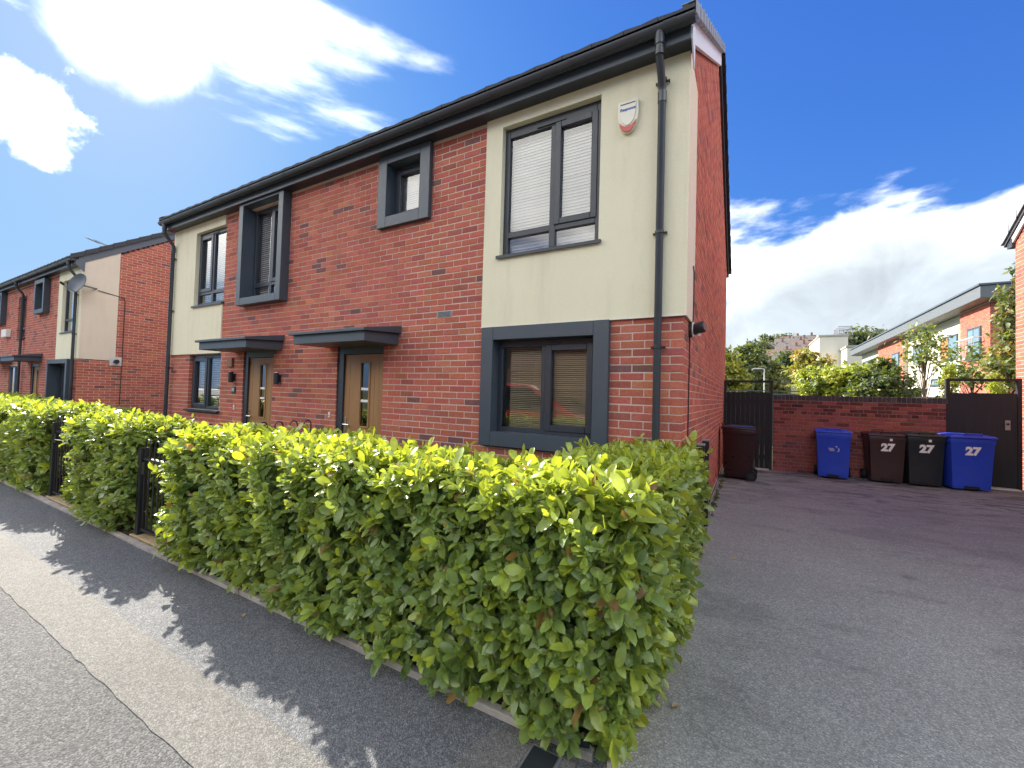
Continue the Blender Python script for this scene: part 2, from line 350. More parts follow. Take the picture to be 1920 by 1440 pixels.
class MB:
    def __init__(s): s.v = []; s.f = []; s.t = []
    def add(s, vs, fs, tint=None):
        b = len(s.v); s.v += [tuple(x) for x in vs]; s.f += [tuple(i+b for i in f) for f in fs]
        if tint is not None: s.t += [tint]*len(vs)
        return s
    def box(s, x0, x1, y0, y1, z0, z1, tint=None):
        if x0 > x1: x0, x1 = x1, x0
        if y0 > y1: y0, y1 = y1, y0
        if z0 > z1: z0, z1 = z1, z0
        return s.add([(x0, y0, z0), (x1, y0, z0), (x1, y1, z0), (x0, y1, z0), (x0, y0, z1), (x1, y0, z1), (x1, y1, z1), (x0, y1, z1)],
                     [(0, 3, 2, 1), (4, 5, 6, 7), (0, 1, 5, 4), (1, 2, 6, 5), (2, 3, 7, 6), (3, 0, 4, 7)], tint)
    def quad(s, a, b, c, d): return s.add([a, b, c, d], [(0, 1, 2, 3)])
    def prism(s, poly, axis, a0, a1):
        n = len(poly)
        def P(p, a): return {'x': (a, p[0], p[1]), 'y': (p[0], a, p[1]), 'z': (p[0], p[1], a)}[axis]
        vs = [P(p, a0) for p in poly] + [P(p, a1) for p in poly]
        fs = [tuple(range(n)), tuple(range(2*n-1, n-1, -1))] + [(i, i+n, (i+1) % n+n, (i+1) % n) for i in range(n)]
        return s.add(vs, fs)
    def tube(s, path, r, n=8, cap=True):
        path = [Vector(p) for p in path]; rs = r if isinstance(r, (list, tuple)) else [r]*len(path)
        rings = []; prev = None
        for i, p in enumerate(path):
            d = (path[min(i+1, len(path)-1)]-path[max(i-1, 0)]).normalized()
            if prev is None:
                a = d.cross(Vector((0, 0, 1)))
                if a.length < 1e-3: a = Vector((1, 0, 0))
            else: a = prev-d*prev.dot(d)
            a.normalize(); b = d.cross(a); prev = a
            rings.append([p+rs[i]*(math.cos(2*math.pi*k/n)*a+math.sin(2*math.pi*k/n)*b) for k in range(n)])
        vs = [q for g in rings for q in g]; fs = []
        for i in range(len(path)-1):
            for k in range(n): fs.append((i*n+k, i*n+(k+1) % n, (i+1)*n+(k+1) % n, (i+1)*n+k))
        if cap: fs += [tuple(range(n-1, -1, -1)), tuple((len(path)-1)*n+k for k in range(n))]
        return s.add(vs, fs)
    def xform(s, M):
        s.v = [tuple(M @ Vector(p)) for p in s.v]; return s
    def build(s, name, mat, parent=None, smooth=False, bevel=0.0, kind=None, fix=True, segs=2):
        o_ = org(parent) if parent is not None else Vector((0, 0, 0))
        me = bpy.data.meshes.new(name)
        me.from_pydata([(x-o_.x, y-o_.y, z-o_.z) for x, y, z in s.v], [], s.f)
        if fix or bevel:
            bm = bmesh.new(); bm.from_mesh(me)
            if fix: bmesh.ops.recalc_face_normals(bm, faces=bm.faces)
            if bevel:
                es = [e for e in bm.edges if len(e.link_faces) == 2 and e.calc_face_angle(0) > .5]
                bmesh.ops.bevel(bm, geom=es, offset=bevel, segments=segs, profile=.6, affect='EDGES', clamp_overlap=True)
            bm.to_mesh(me); bm.free()
        if s.t and not bevel:
            at = me.attributes.new('tint', 'FLOAT_COLOR', 'POINT')
            at.data.foreach_set('color', [c for t_ in s.t for c in (t_[0], t_[1], t_[2], 1.0)])
        if smooth:
            me.polygons.foreach_set('use_smooth', [True]*len(me.polygons))
            if smooth == 'auto':
                try: me.set_sharp_from_angle(angle=R(35))
                except Exception: pass
        me.materials.append(MATS[mat] if isinstance(mat, str) else mat)
        o = bpy.data.objects.new(name, me); COL.objects.link(o)
        if parent is not None: o.parent = parent; ORG[o.name] = o_
        if kind: o['kind'] = kind
        return o
def place(proto_mesh, name, parent, loc, color=None, rot=None, scale=None):
    o = bpy.data.objects.new(name, proto_mesh); COL.objects.link(o); o.parent = parent; o.location = Vector(loc)-org(parent)
    if color is not None: o.color = (*color, 1)
    if rot is not None: o.rotation_euler = rot
    if scale is not None: o.scale = scale
    return o
def copy_tree(o, parent=None):
    c = o.copy(); COL.objects.link(c); c.parent = parent
    ORG[c.name] = org(o)
    for ch in list(o.children): copy_tree(ch, c)
    return c
def np_mesh(name, verts, quads, tris, tint, mat, parent=None, kind=None, smooth=True):
    """big meshes from numpy arrays: verts (N,3), quads (Q,4), tris (T,3), tint (N,3)"""
    o_ = np.array(org(parent)) if parent is not None else np.zeros(3)
    me = bpy.data.meshes.new(name); v = (verts-o_).astype(np.float32)
    me.vertices.add(len(v)); me.vertices.foreach_set('co', v.ravel())
    nl = quads.size+tris.size; me.loops.add(nl)
    me.loops.foreach_set('vertex_index', np.concatenate([quads.ravel(), tris.ravel()]).astype(np.int32))
    npol = len(quads)+len(tris); me.polygons.add(npol)
    st = np.concatenate([np.arange(len(quads))*4, quads.size+np.arange(len(tris))*3]).astype(np.int32)
    me.polygons.foreach_set('loop_start', st)
    if smooth: me.polygons.foreach_set('use_smooth', np.ones(npol, dtype=bool))
    me.update(calc_edges=True); me.validate()
    if tint is not None:
        at = me.attributes.new('tint', 'FLOAT_COLOR', 'POINT')
        at.data.foreach_set('color', np.concatenate([tint, np.ones((len(tint), 1))], 1).astype(np.float32).ravel())
    me.materials.append(MATS[mat]); o = bpy.data.objects.new(name, me); COL.objects.link(o)
    if parent is not None: o.parent = parent; ORG[o.name] = Vector(o_)
    if kind: o['kind'] = kind
    return o
def text_mesh(name, s, size, mat, parent, M, extrude=.0015, shear=0.0, bold=0.0):
    cu = bpy.data.curves.new(name, 'FONT'); cu.body = s; cu.size = size; cu.extrude = extrude; cu.align_x = 'CENTER'; cu.align_y = 'CENTER'; cu.shear = shear; cu.offset = bold
    cu.resolution_u = 4
    tmp = bpy.data.objects.new(name+'_c', cu); COL.objects.link(tmp)
    dg = bpy.context.evaluated_depsgraph_get(); me = bpy.data.meshes.new_from_object(tmp.evaluated_get(dg))
    bpy.data.objects.remove(tmp); bpy.data.curves.remove(cu)
    me.transform(M); me.transform(Matrix.Translation(-org(parent)))
    me.materials.clear(); me.materials.append(MATS[mat]); me.name = name
    o = bpy.data.objects.new(name, me); COL.objects.link(o); o.parent = parent; ORG[o.name] = org(parent); return o

# ================================================================== SETTING
def sheet(name, poly, z, mat, kind='structure'):
    b = MB(); b.add([(x, y, z(x, y) if callable(z) else z) for x, y in poly], [tuple(range(len(poly)))])
    o = b.build(name, mat, fix=False); o['kind'] = kind; return o
sheet('ground', [(-900, -900), (900, -900), (900, 900), (-900, 900)], -0.03, 'ground')
PAVE_Y = -2.17
def wavy(x0, x1, y, amp, n, seed):
    r = random.Random(seed); return [(x0+(x1-x0)*i/n, y+r.uniform(-amp, amp)) for i in range(n+1)]
low = wavy(-40, 8, -2.76, .005, 500, 3); low2 = wavy(-40, 8, -3.06, .006, 500, 4)
sheet('pavement', [(-40, -5.0), (14, -5.0), (14, PAVE_Y+.02), (-40, PAVE_Y+.02)], 0.000, 'asphalt_coarse')
sheet('pavement_inner_strip', low+[(8, PAVE_Y+.03), (-40, PAVE_Y+.03)], 0.004, 'asphalt_dark')
sheet('pavement_repair_strip', low2+low[::-1], 0.004, 'asphalt_pale')
sheet('road', [(-60, -12.0), (30, -12.0), (30, -5.12), (-60, -5.12)], -0.02, 'road')
# kerb of the street: separate stones
kerb = empty('street_kerb', (0, -5.05, 0), kind='structure')
kb = MB().box(-.455, .455, -.065, .065, -.1, .012).build('kerb_stone', 'concrete', None, bevel=.012); me_kerb = kb.data; bpy.data.objects.remove(kb)
for i in range(-20, 9): place(me_kerb, 'kerb_stone', kerb, (i*.92, -5.05, 0))
def zdrive(x, y): return .004+.016*max(0, min(x, 6))
drv = [(0.02, PAVE_Y-.0), (0.02, 8.0), (6.0, 8.0), (6.0, PAVE_Y)]
b = MB()
gx = [0.03+.5*i for i in range(20)]; gy = [-2.19, -1, 0, 1, 2, 3, 4, 5, 6, 7.0, 7.25]
idx = {}
for i, x in enumerate(gx):
    for j, y in enumerate(gy): idx[i, j] = len(b.v); b.v.append((x, y, zdrive(x, y)+.012*min(1, (y+2.19)/1.0)))
for i in range(len(gx)-1):
    for j in range(len(gy)-1): b.f.append((idx[i, j], idx[i+1, j], idx[i+1, j+1], idx[i, j+1]))
b.build('driveway', 'asphalt_drive', fix=False)['kind'] = 'structure'
sheet('garden_soil', [(-30, PAVE_Y+.03), (0.0, PAVE_Y+.03), (0.0, 0.02), (-30, 0.02)], 0.03, 'soil')
# concrete edging along the pavement and the drive: separate stones
edg = empty('garden_edging', (0, PAVE_Y, 0), kind='structure')
r2 = random.Random(5)
proto = MB().box(-.452, .452, -.024, .024, -.12, .036).build('edging_stone', 'concrete_light', None, bevel=.007)
me_edge = proto.data; bpy.data.objects.remove(proto)
for i in range(26):
    x = -.50-.912*i
    o = place(me_edge, 'edging_stone', edg, (x, PAVE_Y+r2.uniform(-.004, .004), r2.uniform(-.006, .004)), rot=(r2.uniform(-.02, .02), 0, r2.uniform(-.006, .006)))
for i in range(11):
    y = PAVE_Y+.44+.912*i
    if y > 7.0: continue
    place(me_edge, 'edging_stone', edg, (0.035+r2.uniform(-.004, .004), y, r2.uniform(-.012, .0)-(.02 if y > -.2 else 0)), rot=(0, r2.uniform(-.02, .02), math.pi/2+r2.uniform(-.006, .006)))

# ================================================================== BRICKWORK
def brick_tint(r, dark=1.0):
    u = r.random()
    if u < .62: c = (.43, .122, .082)
    elif u < .80: c = (.46, .148, .090)
    elif u < .96: c = (.36, .105, .080)
    else: c = (.19, .085, .080)
    j = r.uniform(.86, 1.14); return (c[0]*j*dark, c[1]*j*r.uniform(.9, 1.1)*dark, c[2]*j*r.uniform(.9, 1.12)*dark)
def minus(a, b, cuts):
    seg = [(a, b)]
    for c, d in cuts:
        seg = [q for s, e in seg for q in ((s, min(e, c)), (max(s, d), e)) if q[1]-q[0] > .012]
    return seg
ROW = .075
def rowz(r): return 2.5-ROW*r
def wall_rows(u_lo, u_hi, z_lo, z_hi, openings, ph_even, ph_odd, lim=None, joint=.012):
    """bricks (u0,u1,z,row) of a stretcher bond wall clipped by openings"""
    out = []
    r0 = math.ceil((2.5-z_hi+.0375)/ROW); r1 = math.floor((2.5-z_lo-.02)/ROW)
    for r in range(r0, r1+1):
        z = rowz(r); lo, hi = u_lo, u_hi
        if lim:
            a, b_ = lim(z); lo, hi = max(lo, a), min(hi, b_)
            if hi-lo < .02: continue
        cuts = [(a, b_) for a, b_, c, d in openings if c-.005 < z < d+.005]
        ph = ph_even if r % 2 == 0 else ph_odd
        k0 = math.floor((lo-ph)/.225)-1; k1 = math.ceil((hi-ph)/.225)+1
        for k in range(k0, k1):
            a, b_ = ph+k*.225+joint/2, ph+(k+1)*.225-joint/2
            a, b_ = max(a, lo), min(b_, hi)
            if b_-a < .012: continue
            for s, e in minus(a, b_, cuts): out.append((s, e, z, r))
    return out
def cells(lo, hi, zlo, zhi, openings):
    us = sorted({lo, hi, *[min(max(v, lo), hi) for o in openings for v in o[:2]]}); zs = sorted({zlo, zhi, *[min(max(v, zlo), zhi) for o in openings for v in o[2:]]})
    for a, b_ in zip(us, us[1:]):
        for c, d in zip(zs, zs[1:]):
            mu, mz = (a+b_)/2, (c+d)/2
            if b_-a > 1e-4 and d-c > 1e-4 and not any(o[0] < mu < o[1] and o[2] < mz < o[3] for o in openings): yield a, b_, c, d
def mortar_front(parent, lo, hi, zlo, zhi, openings, y=.0035, mat='mortar', name='mortar_wall'):
    b = MB()
    for a, b_, c, d in cells(lo, hi, zlo, zhi, openings): b.quad((a, y, c), (b_, y, c), (b_, y, d), (a, y, d))
    for x0, x1, z0, z1 in openings:      # reveals, a little behind the brick ends
        e = .005; yb = y+.16
        b.quad((x0-e, y, z0), (x0-e, yb, z0), (x0-e, yb, z1), (x0-e, y, z1)); b.quad((x1+e, y, z0), (x1+e, yb, z0), (x1+e, yb, z1), (x1+e, y, z1))
        b.quad((x0, y, z0-e), (x1, y, z0-e), (x1, yb, z0-e), (x0, yb, z0-e)); b.quad((x0, y, z1+e), (x1, y, z1+e), (x1, yb, z1+e), (x0, yb, z1+e))
    return b.build(name, mat, parent, fix=False)
def project(p):
    d = np.array(p)-CAM; z = d@CF
    if z < .1: return None
    return 960+FPX*(d@CR)/z, 720-FPX*(d@CU)/z, z
pb = MB().box(-.5, .5, 0, .10, -.032, .032).build('brick', 'brick_obj', None, bevel=.003, segs=1); ME_BRICK = pb.data; bpy.data.objects.remove(pb)

# ================================================================== WINDOWS AND DOORS
def window(parent, x0, x1, z0, z1, yf, mull=None, trans=None, sash=(), blind=None, sill=None, head=.055, side=.05, bot=.05, glass='glass', room=True, mat='upvc_dark', vent=True, axis='front'):
    yb = yf+.07
    b = MB()
    b.box(x0, x0+side, yf, yb, z0, z1); b.box(x1-side, x1, yf, yb, z0, z1)
    b.box(x0+side, x1-side, yf+.001, yb, z1-head, z1); b.box(x0+side, x1-side, yf+.001, yb, z0, z0+bot)
    cols = [(x0+side, x1-side)]; rows = [(z0+bot, z1-head)]
    if mull:
        b.box(mull-.034, mull+.034, yf+.002, yb, z0+bot, z1-head); cols = [(x0+side, mull-.034), (mull+.034, x1-side)]
    if trans:
        for a, c in cols: b.box(a, c, yf+.003, yb, trans-.033, trans+.033)
        rows = [(z0+bot, trans-.033), (trans+.033, z1-head)]
    w = b.build('window', mat, parent, bevel=.004, segs=1)
    for ci, (a, c) in enumerate(cols):
        for ri, (d, e) in enumerate(rows):
            pa, pc, pd, pe = a, c, d, e
            if (ci, ri) in sash:
                s = MB(); t_ = .052; y_ = yf-.012
                s.box(a-.014, a+t_, y_, yf+.04, d-.014, e+.014); s.box(c-t_, c+.014, y_, yf+.04, d-.014, e+.014)
                s.box(a+t_, c-t_, y_+.001, yf+.04, e-t_, e+.014); s.box(a+t_, c-t_, y_+.001, yf+.04, d-.014, d+t_)
                s.build('sash', mat, w, bevel=.005, segs=1)
                pa, pc, pd, pe = a+t_, c-t_, d+t_, e-t_
            MB().quad((pa, yf+.03, pd), (pc, yf+.03, pd), (pc, yf+.03, pe), (pa, yf+.03, pe)).build('pane', glass, w, fix=False)
    if vent: MB().box((x0+x1)/2-.17, (x0+x1)/2+.17, yf-.014, yf, z1-head+.016, z1-head+.034).build('trickle_vent', mat, w, bevel=.003, segs=1)
    if sill:
        MB().prism([(yf-.0, z0-.001), (yf-sill, z0-.012), (yf-sill, z0-.045), (yf-sill+.014, z0-.045), (yf-sill+.014, z0-.03), (yf, z0-.03)], 'x', x0-.03, x1+.03).build('sill', mat, w)
    if room:
        f = MB(); a, c, d, e = x0-.04, x1+.04, z0-.04, z1+.04; y1, y2 = yb+.002, yb+.9
        f.quad((a, y2, d), (c, y2, d), (c, y2, e), (a, y2, e)); f.quad((a, y1, d), (a, y2, d), (a, y2, e), (a, y1, e)); f.quad((c, y1, d), (c, y2, d), (c, y2, e), (c, y1, e))
        f.quad((a, y1, d), (c, y1, d), (c, y2, d), (a, y2, d)); f.quad((a, y1, e), (c, y1, e), (c, y2, e), (a, y2, e))
        f.build('room', 'room', w, fix=False)
    if blind:
        bm_, pitch, tilt, wd, gap = blind; s = MB(); yc = yb+.035
        n = int((z1-z0-.08)/pitch); r = random.Random(int(x0*100)); bl, br = x0+side-.01+gap, x1-side+.01
        for i in range(n):
            z = z1-head-.005-i*pitch; tt = R(tilt+r.uniform(-6, 6)); dy, dz_ = math.cos(tt)*wd/2, math.sin(tt)*wd/2
            sag = r.uniform(-.0015, .0015)
            s.add([(bl, yc-dy, z-dz_), (br, yc-dy, z-dz_+sag), (br, yc, z+.0025+sag), (bl, yc, z+.0025), (br, yc+dy, z+dz_+sag), (bl, yc+dy, z+dz_)], [(0, 1, 2, 3), (3, 2, 4, 5)])
        for xx in (bl+.12, br-.12, (bl+br)/2): s.box(xx-.0012, xx+.0012, yc-wd*.35, yc-wd*.35+.002, z1-head-n*pitch, z1-head)
        s.build('venetian_blind', bm_, w, fix=False, kind='stuff')
    return w

def surround(parent, x0, x1, z0, z1, ix0, ix1, iz0, iz1, d, deep=.16, mat='anthracite', name='window_surround'):
    b = MB()
    b.box(x0, ix0, -d, .0, z0, z1); b.box(ix1, x1, -d, .0, z0, z1); b.box(ix0, ix1, -d+.0006, .0, iz1, z1); b.box(ix0, ix1, -d+.0006, .0, z0, iz0)
    o = b.build(name, mat, parent, bevel=.004, segs=1)
    l = MB(); t_ = .012      # lining into the opening
    l.box(ix0-t_, ix0-.0008, -d+.003, deep, iz0-t_, iz1+t_) if False else None
    l.quad((ix0+.001, -d+.003, iz0), (ix0+.001, deep, iz0), (ix0+.001, deep, iz1), (ix0+.001, -d+.003, iz1)); l.quad((ix1-.001, -d+.003, iz0), (ix1-.001, deep, iz0), (ix1-.001, deep, iz1), (ix1-.001, -d+.003, iz1))
    l.quad((ix0, -d+.003, iz0+.001), (ix1, -d+.003, iz0+.001), (ix1, deep, iz0+.001), (ix0, deep, iz0+.001)); l.quad((ix0, -d+.003, iz1-.001), (ix1, -d+.003, iz1-.001), (ix1, deep, iz1-.001), (ix0, deep, iz1-.001))
    l.build('lining', mat, o, fix=False); return o

def door(parent, x0, x1, lx0, lx1, ztop, gx0, gx1, gz0, gz1, y=.05, bars=(), number=False):
    leaf = MB()
    for a, b_, c, d in cells(lx0, lx1, .05, ztop-.02, [(gx0, gx1, gz0, gz1)]): leaf.box(a, b_, y, y+.044, c, d)
    # remove hidden seams by a slight weld
    o = leaf.build('door', 'door_oak', parent, fix=True)
    f = MB(); f.box(x0, lx0-.003, y-.03, y+.06, .0, ztop+.08); f.box(lx1+.003, x1, y-.03, y+.06, .0, ztop+.08); f.box(lx0-.003, lx1+.003, y-.029, y+.06, ztop-.015, ztop+.08); f.box(lx0-.003, lx1+.003, y-.028, y+.06, 0, .045)
    f.build('door_frame', 'upvc_dark', o, bevel=.004, segs=1)
    m_ = MB(); w = .024
    m_.box(gx0-w, gx0+.004, y-.012, y, gz0-w, gz1+w); m_.box(gx1-.004, gx1+w, y-.012, y, gz0-w, gz1+w); m_.box(gx0+.004, gx1-.004, y-.0115, y, gz1-.004, gz1+w); m_.box(gx0+.004, gx1-.004, y-.0115, y, gz0-w, gz0+.004)
    m_.build('glazing_bead', 'door_oak', o, bevel=.003, segs=1)
    MB().quad((gx0, y+.014, gz0), (gx1, y+.014, gz0), (gx1, y+.014, gz1), (gx0, y+.014, gz1)).build('glazing', 'glass_obscure', o, fix=False)
    for z in bars: MB().box(gx0+.002, gx1-.002, y+.003, y+.012, z-.018, z+.018).build('glazing_bar', 'white_paint', o, bevel=.003, segs=1)
    MB().box(lx0+.02, lx1-.02, y+.18, y+.9, .05, ztop).build('hallway', 'room', o, fix=False)
    h = MB(); hx = lx0+.05
    h.box(hx-.014, hx+.014, y-.010, y, .95, 1.17); h.tube([(hx, y-.01, 1.07), (hx, y-.05, 1.07)], .009, 8); h.tube([(hx, y-.05, 1.07), (hx+.12, y-.052, 1.068)], .009, 8)
    h.build('handle', 'chrome', o, smooth='auto')
    l = MB(); lc = (lx0+lx1)/2; l.box(lc-.15, lc+.15, y-.008, y, .88, .955); l.box(lc-.125, lc+.125, y-.014, y-.0085, .895, .940); l.build('letter_plate', 'chrome', o, bevel=.003, segs=1)
    # vertical grooves of the leaf as thin beads
    for gx in (lx0+.10, lx1-.10, lx1-.19): MB().box(gx-.003, gx+.003, y-.0025, y+.001, .12, ztop-.1).build('panel_bead', 'door_oak', o, fix=False)
    return o

def canopy(parent, x0, x1, z=2.14, d=.60):
    b = MB(); b.prism([(0.0, 2.395), (-d, 2.292), (-d, 2.255), (0.0, 2.30)], 'x', x0, x1)
    o = b.build('canopy', 'anthracite', parent, bevel=.004, segs=1)
    MB().prism([(-.001, 2.299), (-d+.045, 2.258), (-d+.045, z), (-.001, z+.01)], 'x', x0+.045, x1-.045).build('canopy_fascia', 'anthracite', o, bevel=.004, segs=1)
    return o

def downpipe(parent, x, zb, y=-.072, gy=-.235, gz=4.75, ztop=4.36, brackets=()):
    b = MB(); b.tube([(x, gy, gz+.02), (x, gy, gz-.10)], .042, 12); b.tube([(x, gy, gz-.06), (x, gy, gz-.16), (x, gy+.02, gz-.20), (x, y-.02, ztop+.04), (x, y, ztop), (x, y, zb)], .034, 12)
    b.tube([(x, y, ztop-.02), (x, y, ztop-.12)], .039, 12); b.tube([(x, gy, gz-.14), (x, gy, gz-.19)], .039, 12)
    o = b.build('downpipe', 'pipe_black', parent, smooth='auto')
    for z in brackets:
        k = MB(); k.tube([(x, y, z-.012), (x, y, z+.012)], .041, 12); k.box(x-.062, x+.062, y+.02, y+.032, z-.010, z+.010); k.tube([(x+.055, y+.02, z), (x+.055, -.0, z)], .006, 6); k.tube([(x-.055, y+.02, z), (x-.055, -.0, z)], .006, 6)
        k.build('pipe_bracket', 'plastic_black', o, smooth='auto')
    return o

def gutter(parent, x0, x1, y=-.235, z=4.80, r=.058, name='gutter', mat='pipe_black'):
    n = 10; prof = [(y+r*math.cos(math.pi+math.pi*i/n), z+r*math.sin(math.pi+math.pi*i/n)) for i in range(n+1)]
    inn = [(y+(r-.005)*math.cos(math.pi+math.pi*i/n), z+(r-.005)*math.sin(math.pi+math.pi*i/n)) for i in range(n, -1, -1)]
    b = MB()
    poly = prof+inn; m_ = len(poly); vs = [(x0, p[0], p[1]) for p in poly]+[(x1, p[0], p[1]) for p in poly]
    b.add(vs, [(i, i+m_, (i+1) % m_+m_, (i+1) % m_) for i in range(m_)])
    for xx in (x0, x1): b.add([(xx+.001, p[0], p[1]) for p in prof], [tuple(range(n+1))])
    o = b.build(name, mat, parent, smooth='auto')
    x = x0+.5; i = 0
    while x < x1-.2:
        k = MB(); rr = r+.005; pr = [(y+rr*math.cos(math.pi+math.pi*j/8), z+rr*math.sin(math.pi+math.pi*j/8)) for j in range(9)]+[(y+(rr-.004)*math.cos(math.pi+math.pi*j/8), z+(rr-.004)*math.sin(math.pi+math.pi*j/8)) for j in range(8, -1, -1)]
        w = .05 if i % 4 == 2 else .018
        k.prism(pr, 'x', x-w, x+w); k.build('gutter_bracket', mat, o, smooth='auto'); x += .92; i += 1
    return o

PITCH_T = .66; ZE = 4.855; YE = -.27; DEPTH = 7.7; YR = DEPTH/2; 
def zroof(y): return ZE+PITCH_T*(min(y, DEPTH-y)-YE)
def roof(parent, x0, x1, verge_right=True, verge_left=True, rear='verge_dark', barge='verge_white', caps='verge_grey'):
    th = .09
    def sl(y): return zroof(y)
    base = MB().prism([(YE+.03, ZE-.06), (YR, sl(YR)-.04), (DEPTH-YE-.03, ZE-.06), (DEPTH-YE-.03, ZE-.12), (YR, sl(YR)-.22), (YE+.03, ZE-.12)], 'x', x0+.02, x1-.05).build('roof', 'tile', parent)
    t_ = MB(); r = random.Random(3); gauge = .33; n = int((YR-YE)/ (gauge*math.cos(math.atan(PITCH_T))))+1
    cs, sn = math.cos(math.atan(PITCH_T)), math.sin(math.atan(PITCH_T))
    nx = int((x1-x0)/.30); wx = (x1-x0)/nx
    for side in (0, 1):
        for i in range(n):
            y0 = YE+i*gauge*cs; y1 = min(y0+gauge*cs*1.06, YR)
            if y1-y0 < .03: continue
            for j in range(nx):
                xa = x0+j*wx+.003; xb = x0+(j+1)*wx-.003; lift = .026+r.uniform(-.004, .004)
                za, zb = zroof(y0)+lift, zroof(y1)+.004; zc, zd = zroof(y0)-.012, zroof(y1)-.03
                ya, yb = (y0, y1) if side == 0 else (DEPTH-y0, DEPTH-y1)
                xm = (xa+xb)/2
                t_.add([(xa, ya, za), (xm, ya, za-.012), (xb, ya, za), (xb, yb, zb), (xm, yb, zb-.01), (xa, yb, zb), (xa, ya, zc), (xb, ya, zc)],
                       [(0, 1, 4, 5), (1, 2, 3, 4), (6, 7, 2, 1, 0), (6, 0, 5), (2, 7, 3)])
    t_.build('roof_tiles', 'tile', base, fix=False, kind='stuff')
    k = MB()
    for i in range(int((x1-x0)/.45)):
        xa = x0+.45*i; k.prism([(YR-.13, zroof(YR)-.06), (YR-.07, zroof(YR)+.035), (YR, zroof(YR)+.06), (YR+.07, zroof(YR)+.035), (YR+.13, zroof(YR)-.06)], 'x', xa+.004, min(xa+.446, x1))
    k.build('ridge_tiles', 'tile', base, kind='stuff')
    for on, xs, sg in ((verge_right, x1, 1), (verge_left, x0, -1)):
        if not on: continue
        for side in (0, 1):
            for i in range(n):
                y0 = YE+i*gauge*cs; y1 = min(y0+gauge*cs*.985, YR)
                if y1-y0 < .05: continue
                F_ = (lambda y: y) if side == 0 else (lambda y: DEPTH-y)
                b = MB(); o0, o1 = xs-sg*.11, xs+sg*(.012 if i % 1 == 0 else 0)
                b.prism([(F_(y0), zroof(y0)+.05), (F_(y1), zroof(y1)+.034), (F_(y1), zroof(y1)-.085), (F_(y0), zroof(y0)-.072)], 'x', o1-sg*.008, o1)       # outer cheek
                b.prism([(F_(y0), zroof(y0)+.05), (F_(y1), zroof(y1)+.034), (F_(y1), zroof(y1)+.028), (F_(y0), zroof(y0)+.043)], 'x', o0, o1-sg*.0085)         # top
                b.prism([(F_(y0), zroof(y0)-.062), (F_(y1-.02), zroof(y1)-.075), (F_(y1-.02), zroof(y1)-.085), (F_(y0), zroof(y0)-.072)], 'x', xs-sg*.044, o1-sg*.0085)  # underside lip
                b.prism([(F_(y0), zroof(y0)+.056), (F_(y0+.022), zroof(y0)+.072), (F_(y0+.022), zroof(y0)-.06), (F_(y0), zroof(y0)-.078)], 'x', o1+sg*.0005, o1+sg*.006)     # rib
                b.build('verge_cap', caps if side == 0 else rear, base)
            a, c = (YE+.17, YR) if side == 0 else (DEPTH-YE-.17, YR)
            h0, h1 = zroof(YE+.17)-.03, zroof(YR)-.03
            MB().prism([(a, h0), (c, h1), (c, h1-.25), (a, h0-.25)], 'x', xs-sg*.078, xs-sg*.045).build('bargeboard', barge if side == 0 else ('verge_dark' if rear == 'verge_dark' else barge), base)
    return base
def eaves(parent, x0, x1):
    MB().box(x0, x1, -.158, .02, 4.675, 4.69).build('soffit', 'upvc_dark', parent)
    f = MB(); f.box(x0, x1, -.178, -.158, 4.66, 4.84); f.build('fascia', 'anthracite', parent, bevel=.003, segs=1)
    MB().box(x0, x1, DEPTH-.0, DEPTH+.178, 4.675, 4.84).build('rear_fascia', 'upvc_dark', parent)
    if True:
        # boxed end by the gable
        MB().prism([(-.157, 4.67), (.0, 4.52), (.02, 4.52), (.02, 4.90), (-.157, 4.78)], 'x', x1, x1+.012).build('soffit_end', 'verge_white' if x1 > -10 else 'anthracite_light', parent)

def gable_lim(z):
    if z < 4.72: return (0, DEPTH)
    k = (z-4.66)/PITCH_T
    return (k-.12, DEPTH-k+.12)
def gable_bricks(parent, X, sg, ph, seed, start=None, dark=1.0):
    rs = wall_rows(0, DEPTH, 0.02, 7.25, [], ph[0], ph[1], lim=gable_lim)
    b = MB(); r = random.Random(seed)
    for a, c, z, row in rs:
        s0 = start[row % 2] if start else 0
        if c <= s0+.012: continue
        a = max(a, s0); dp = r.uniform(-.0015, .0015)
        x1 = X+sg*dp; b.box(x1-sg*.05, x1, a, c, z-.032, z+.032, tint=brick_tint(r, dark))
    b.build('gable_bricks', 'brick_join', parent, fix=True, kind='stuff')
    m_ = MB(); xm = X-sg*.0035
    m_.add([(xm, .0, 0), (xm, DEPTH, 0), (xm, DEPTH, 4.66), (xm, YR, 4.66+PITCH_T*YR+.1), (xm, .0, 4.66)], [(0, 1, 2, 3, 4)]); m_.build('gable_mortar', 'mortar', parent, fix=False)

# ================================================================== MAIN HOUSE (a pair)
HX0, HX1 = -9.74, 0.0
house = empty('semi_detached_house', (-4.9, 3.8, 0), 'red brick semi-detached pair with two cream rendered panels, oak doors and grey window surrounds', 'house', 'two-storey brick houses along the street')
OPEN = [(-1.954, -.806, 1.142, 2.148), (-3.688, -3.109, 3.851, 4.555), (-4.61, -3.69, 0, 2.15), (-7.03, -6.16, 0, 2.15), (-8.93, -7.775, 1.12, 2.145), (-6.99, -5.97, 3.05, 4.60), (-1.925, -.790, 3.098, 4.548), (-8.83, -7.78, 3.09, 4.50)]
PANELS = [(-2.14, 0.1, 2.302, 4.7), (-9.9, -7.78, 2.158, 4.7)]
COVER = [(-2.06, -.70, 1.03, 2.25), (-3.80, -2.99, 3.75, 4.63), (-7.06, -5.90, 2.98, 4.7)]
rows = wall_rows(HX0, HX1, .02, 4.70, OPEN+PANELS+COVER, -.1075, -.22)
cand = []
r = random.Random(11)
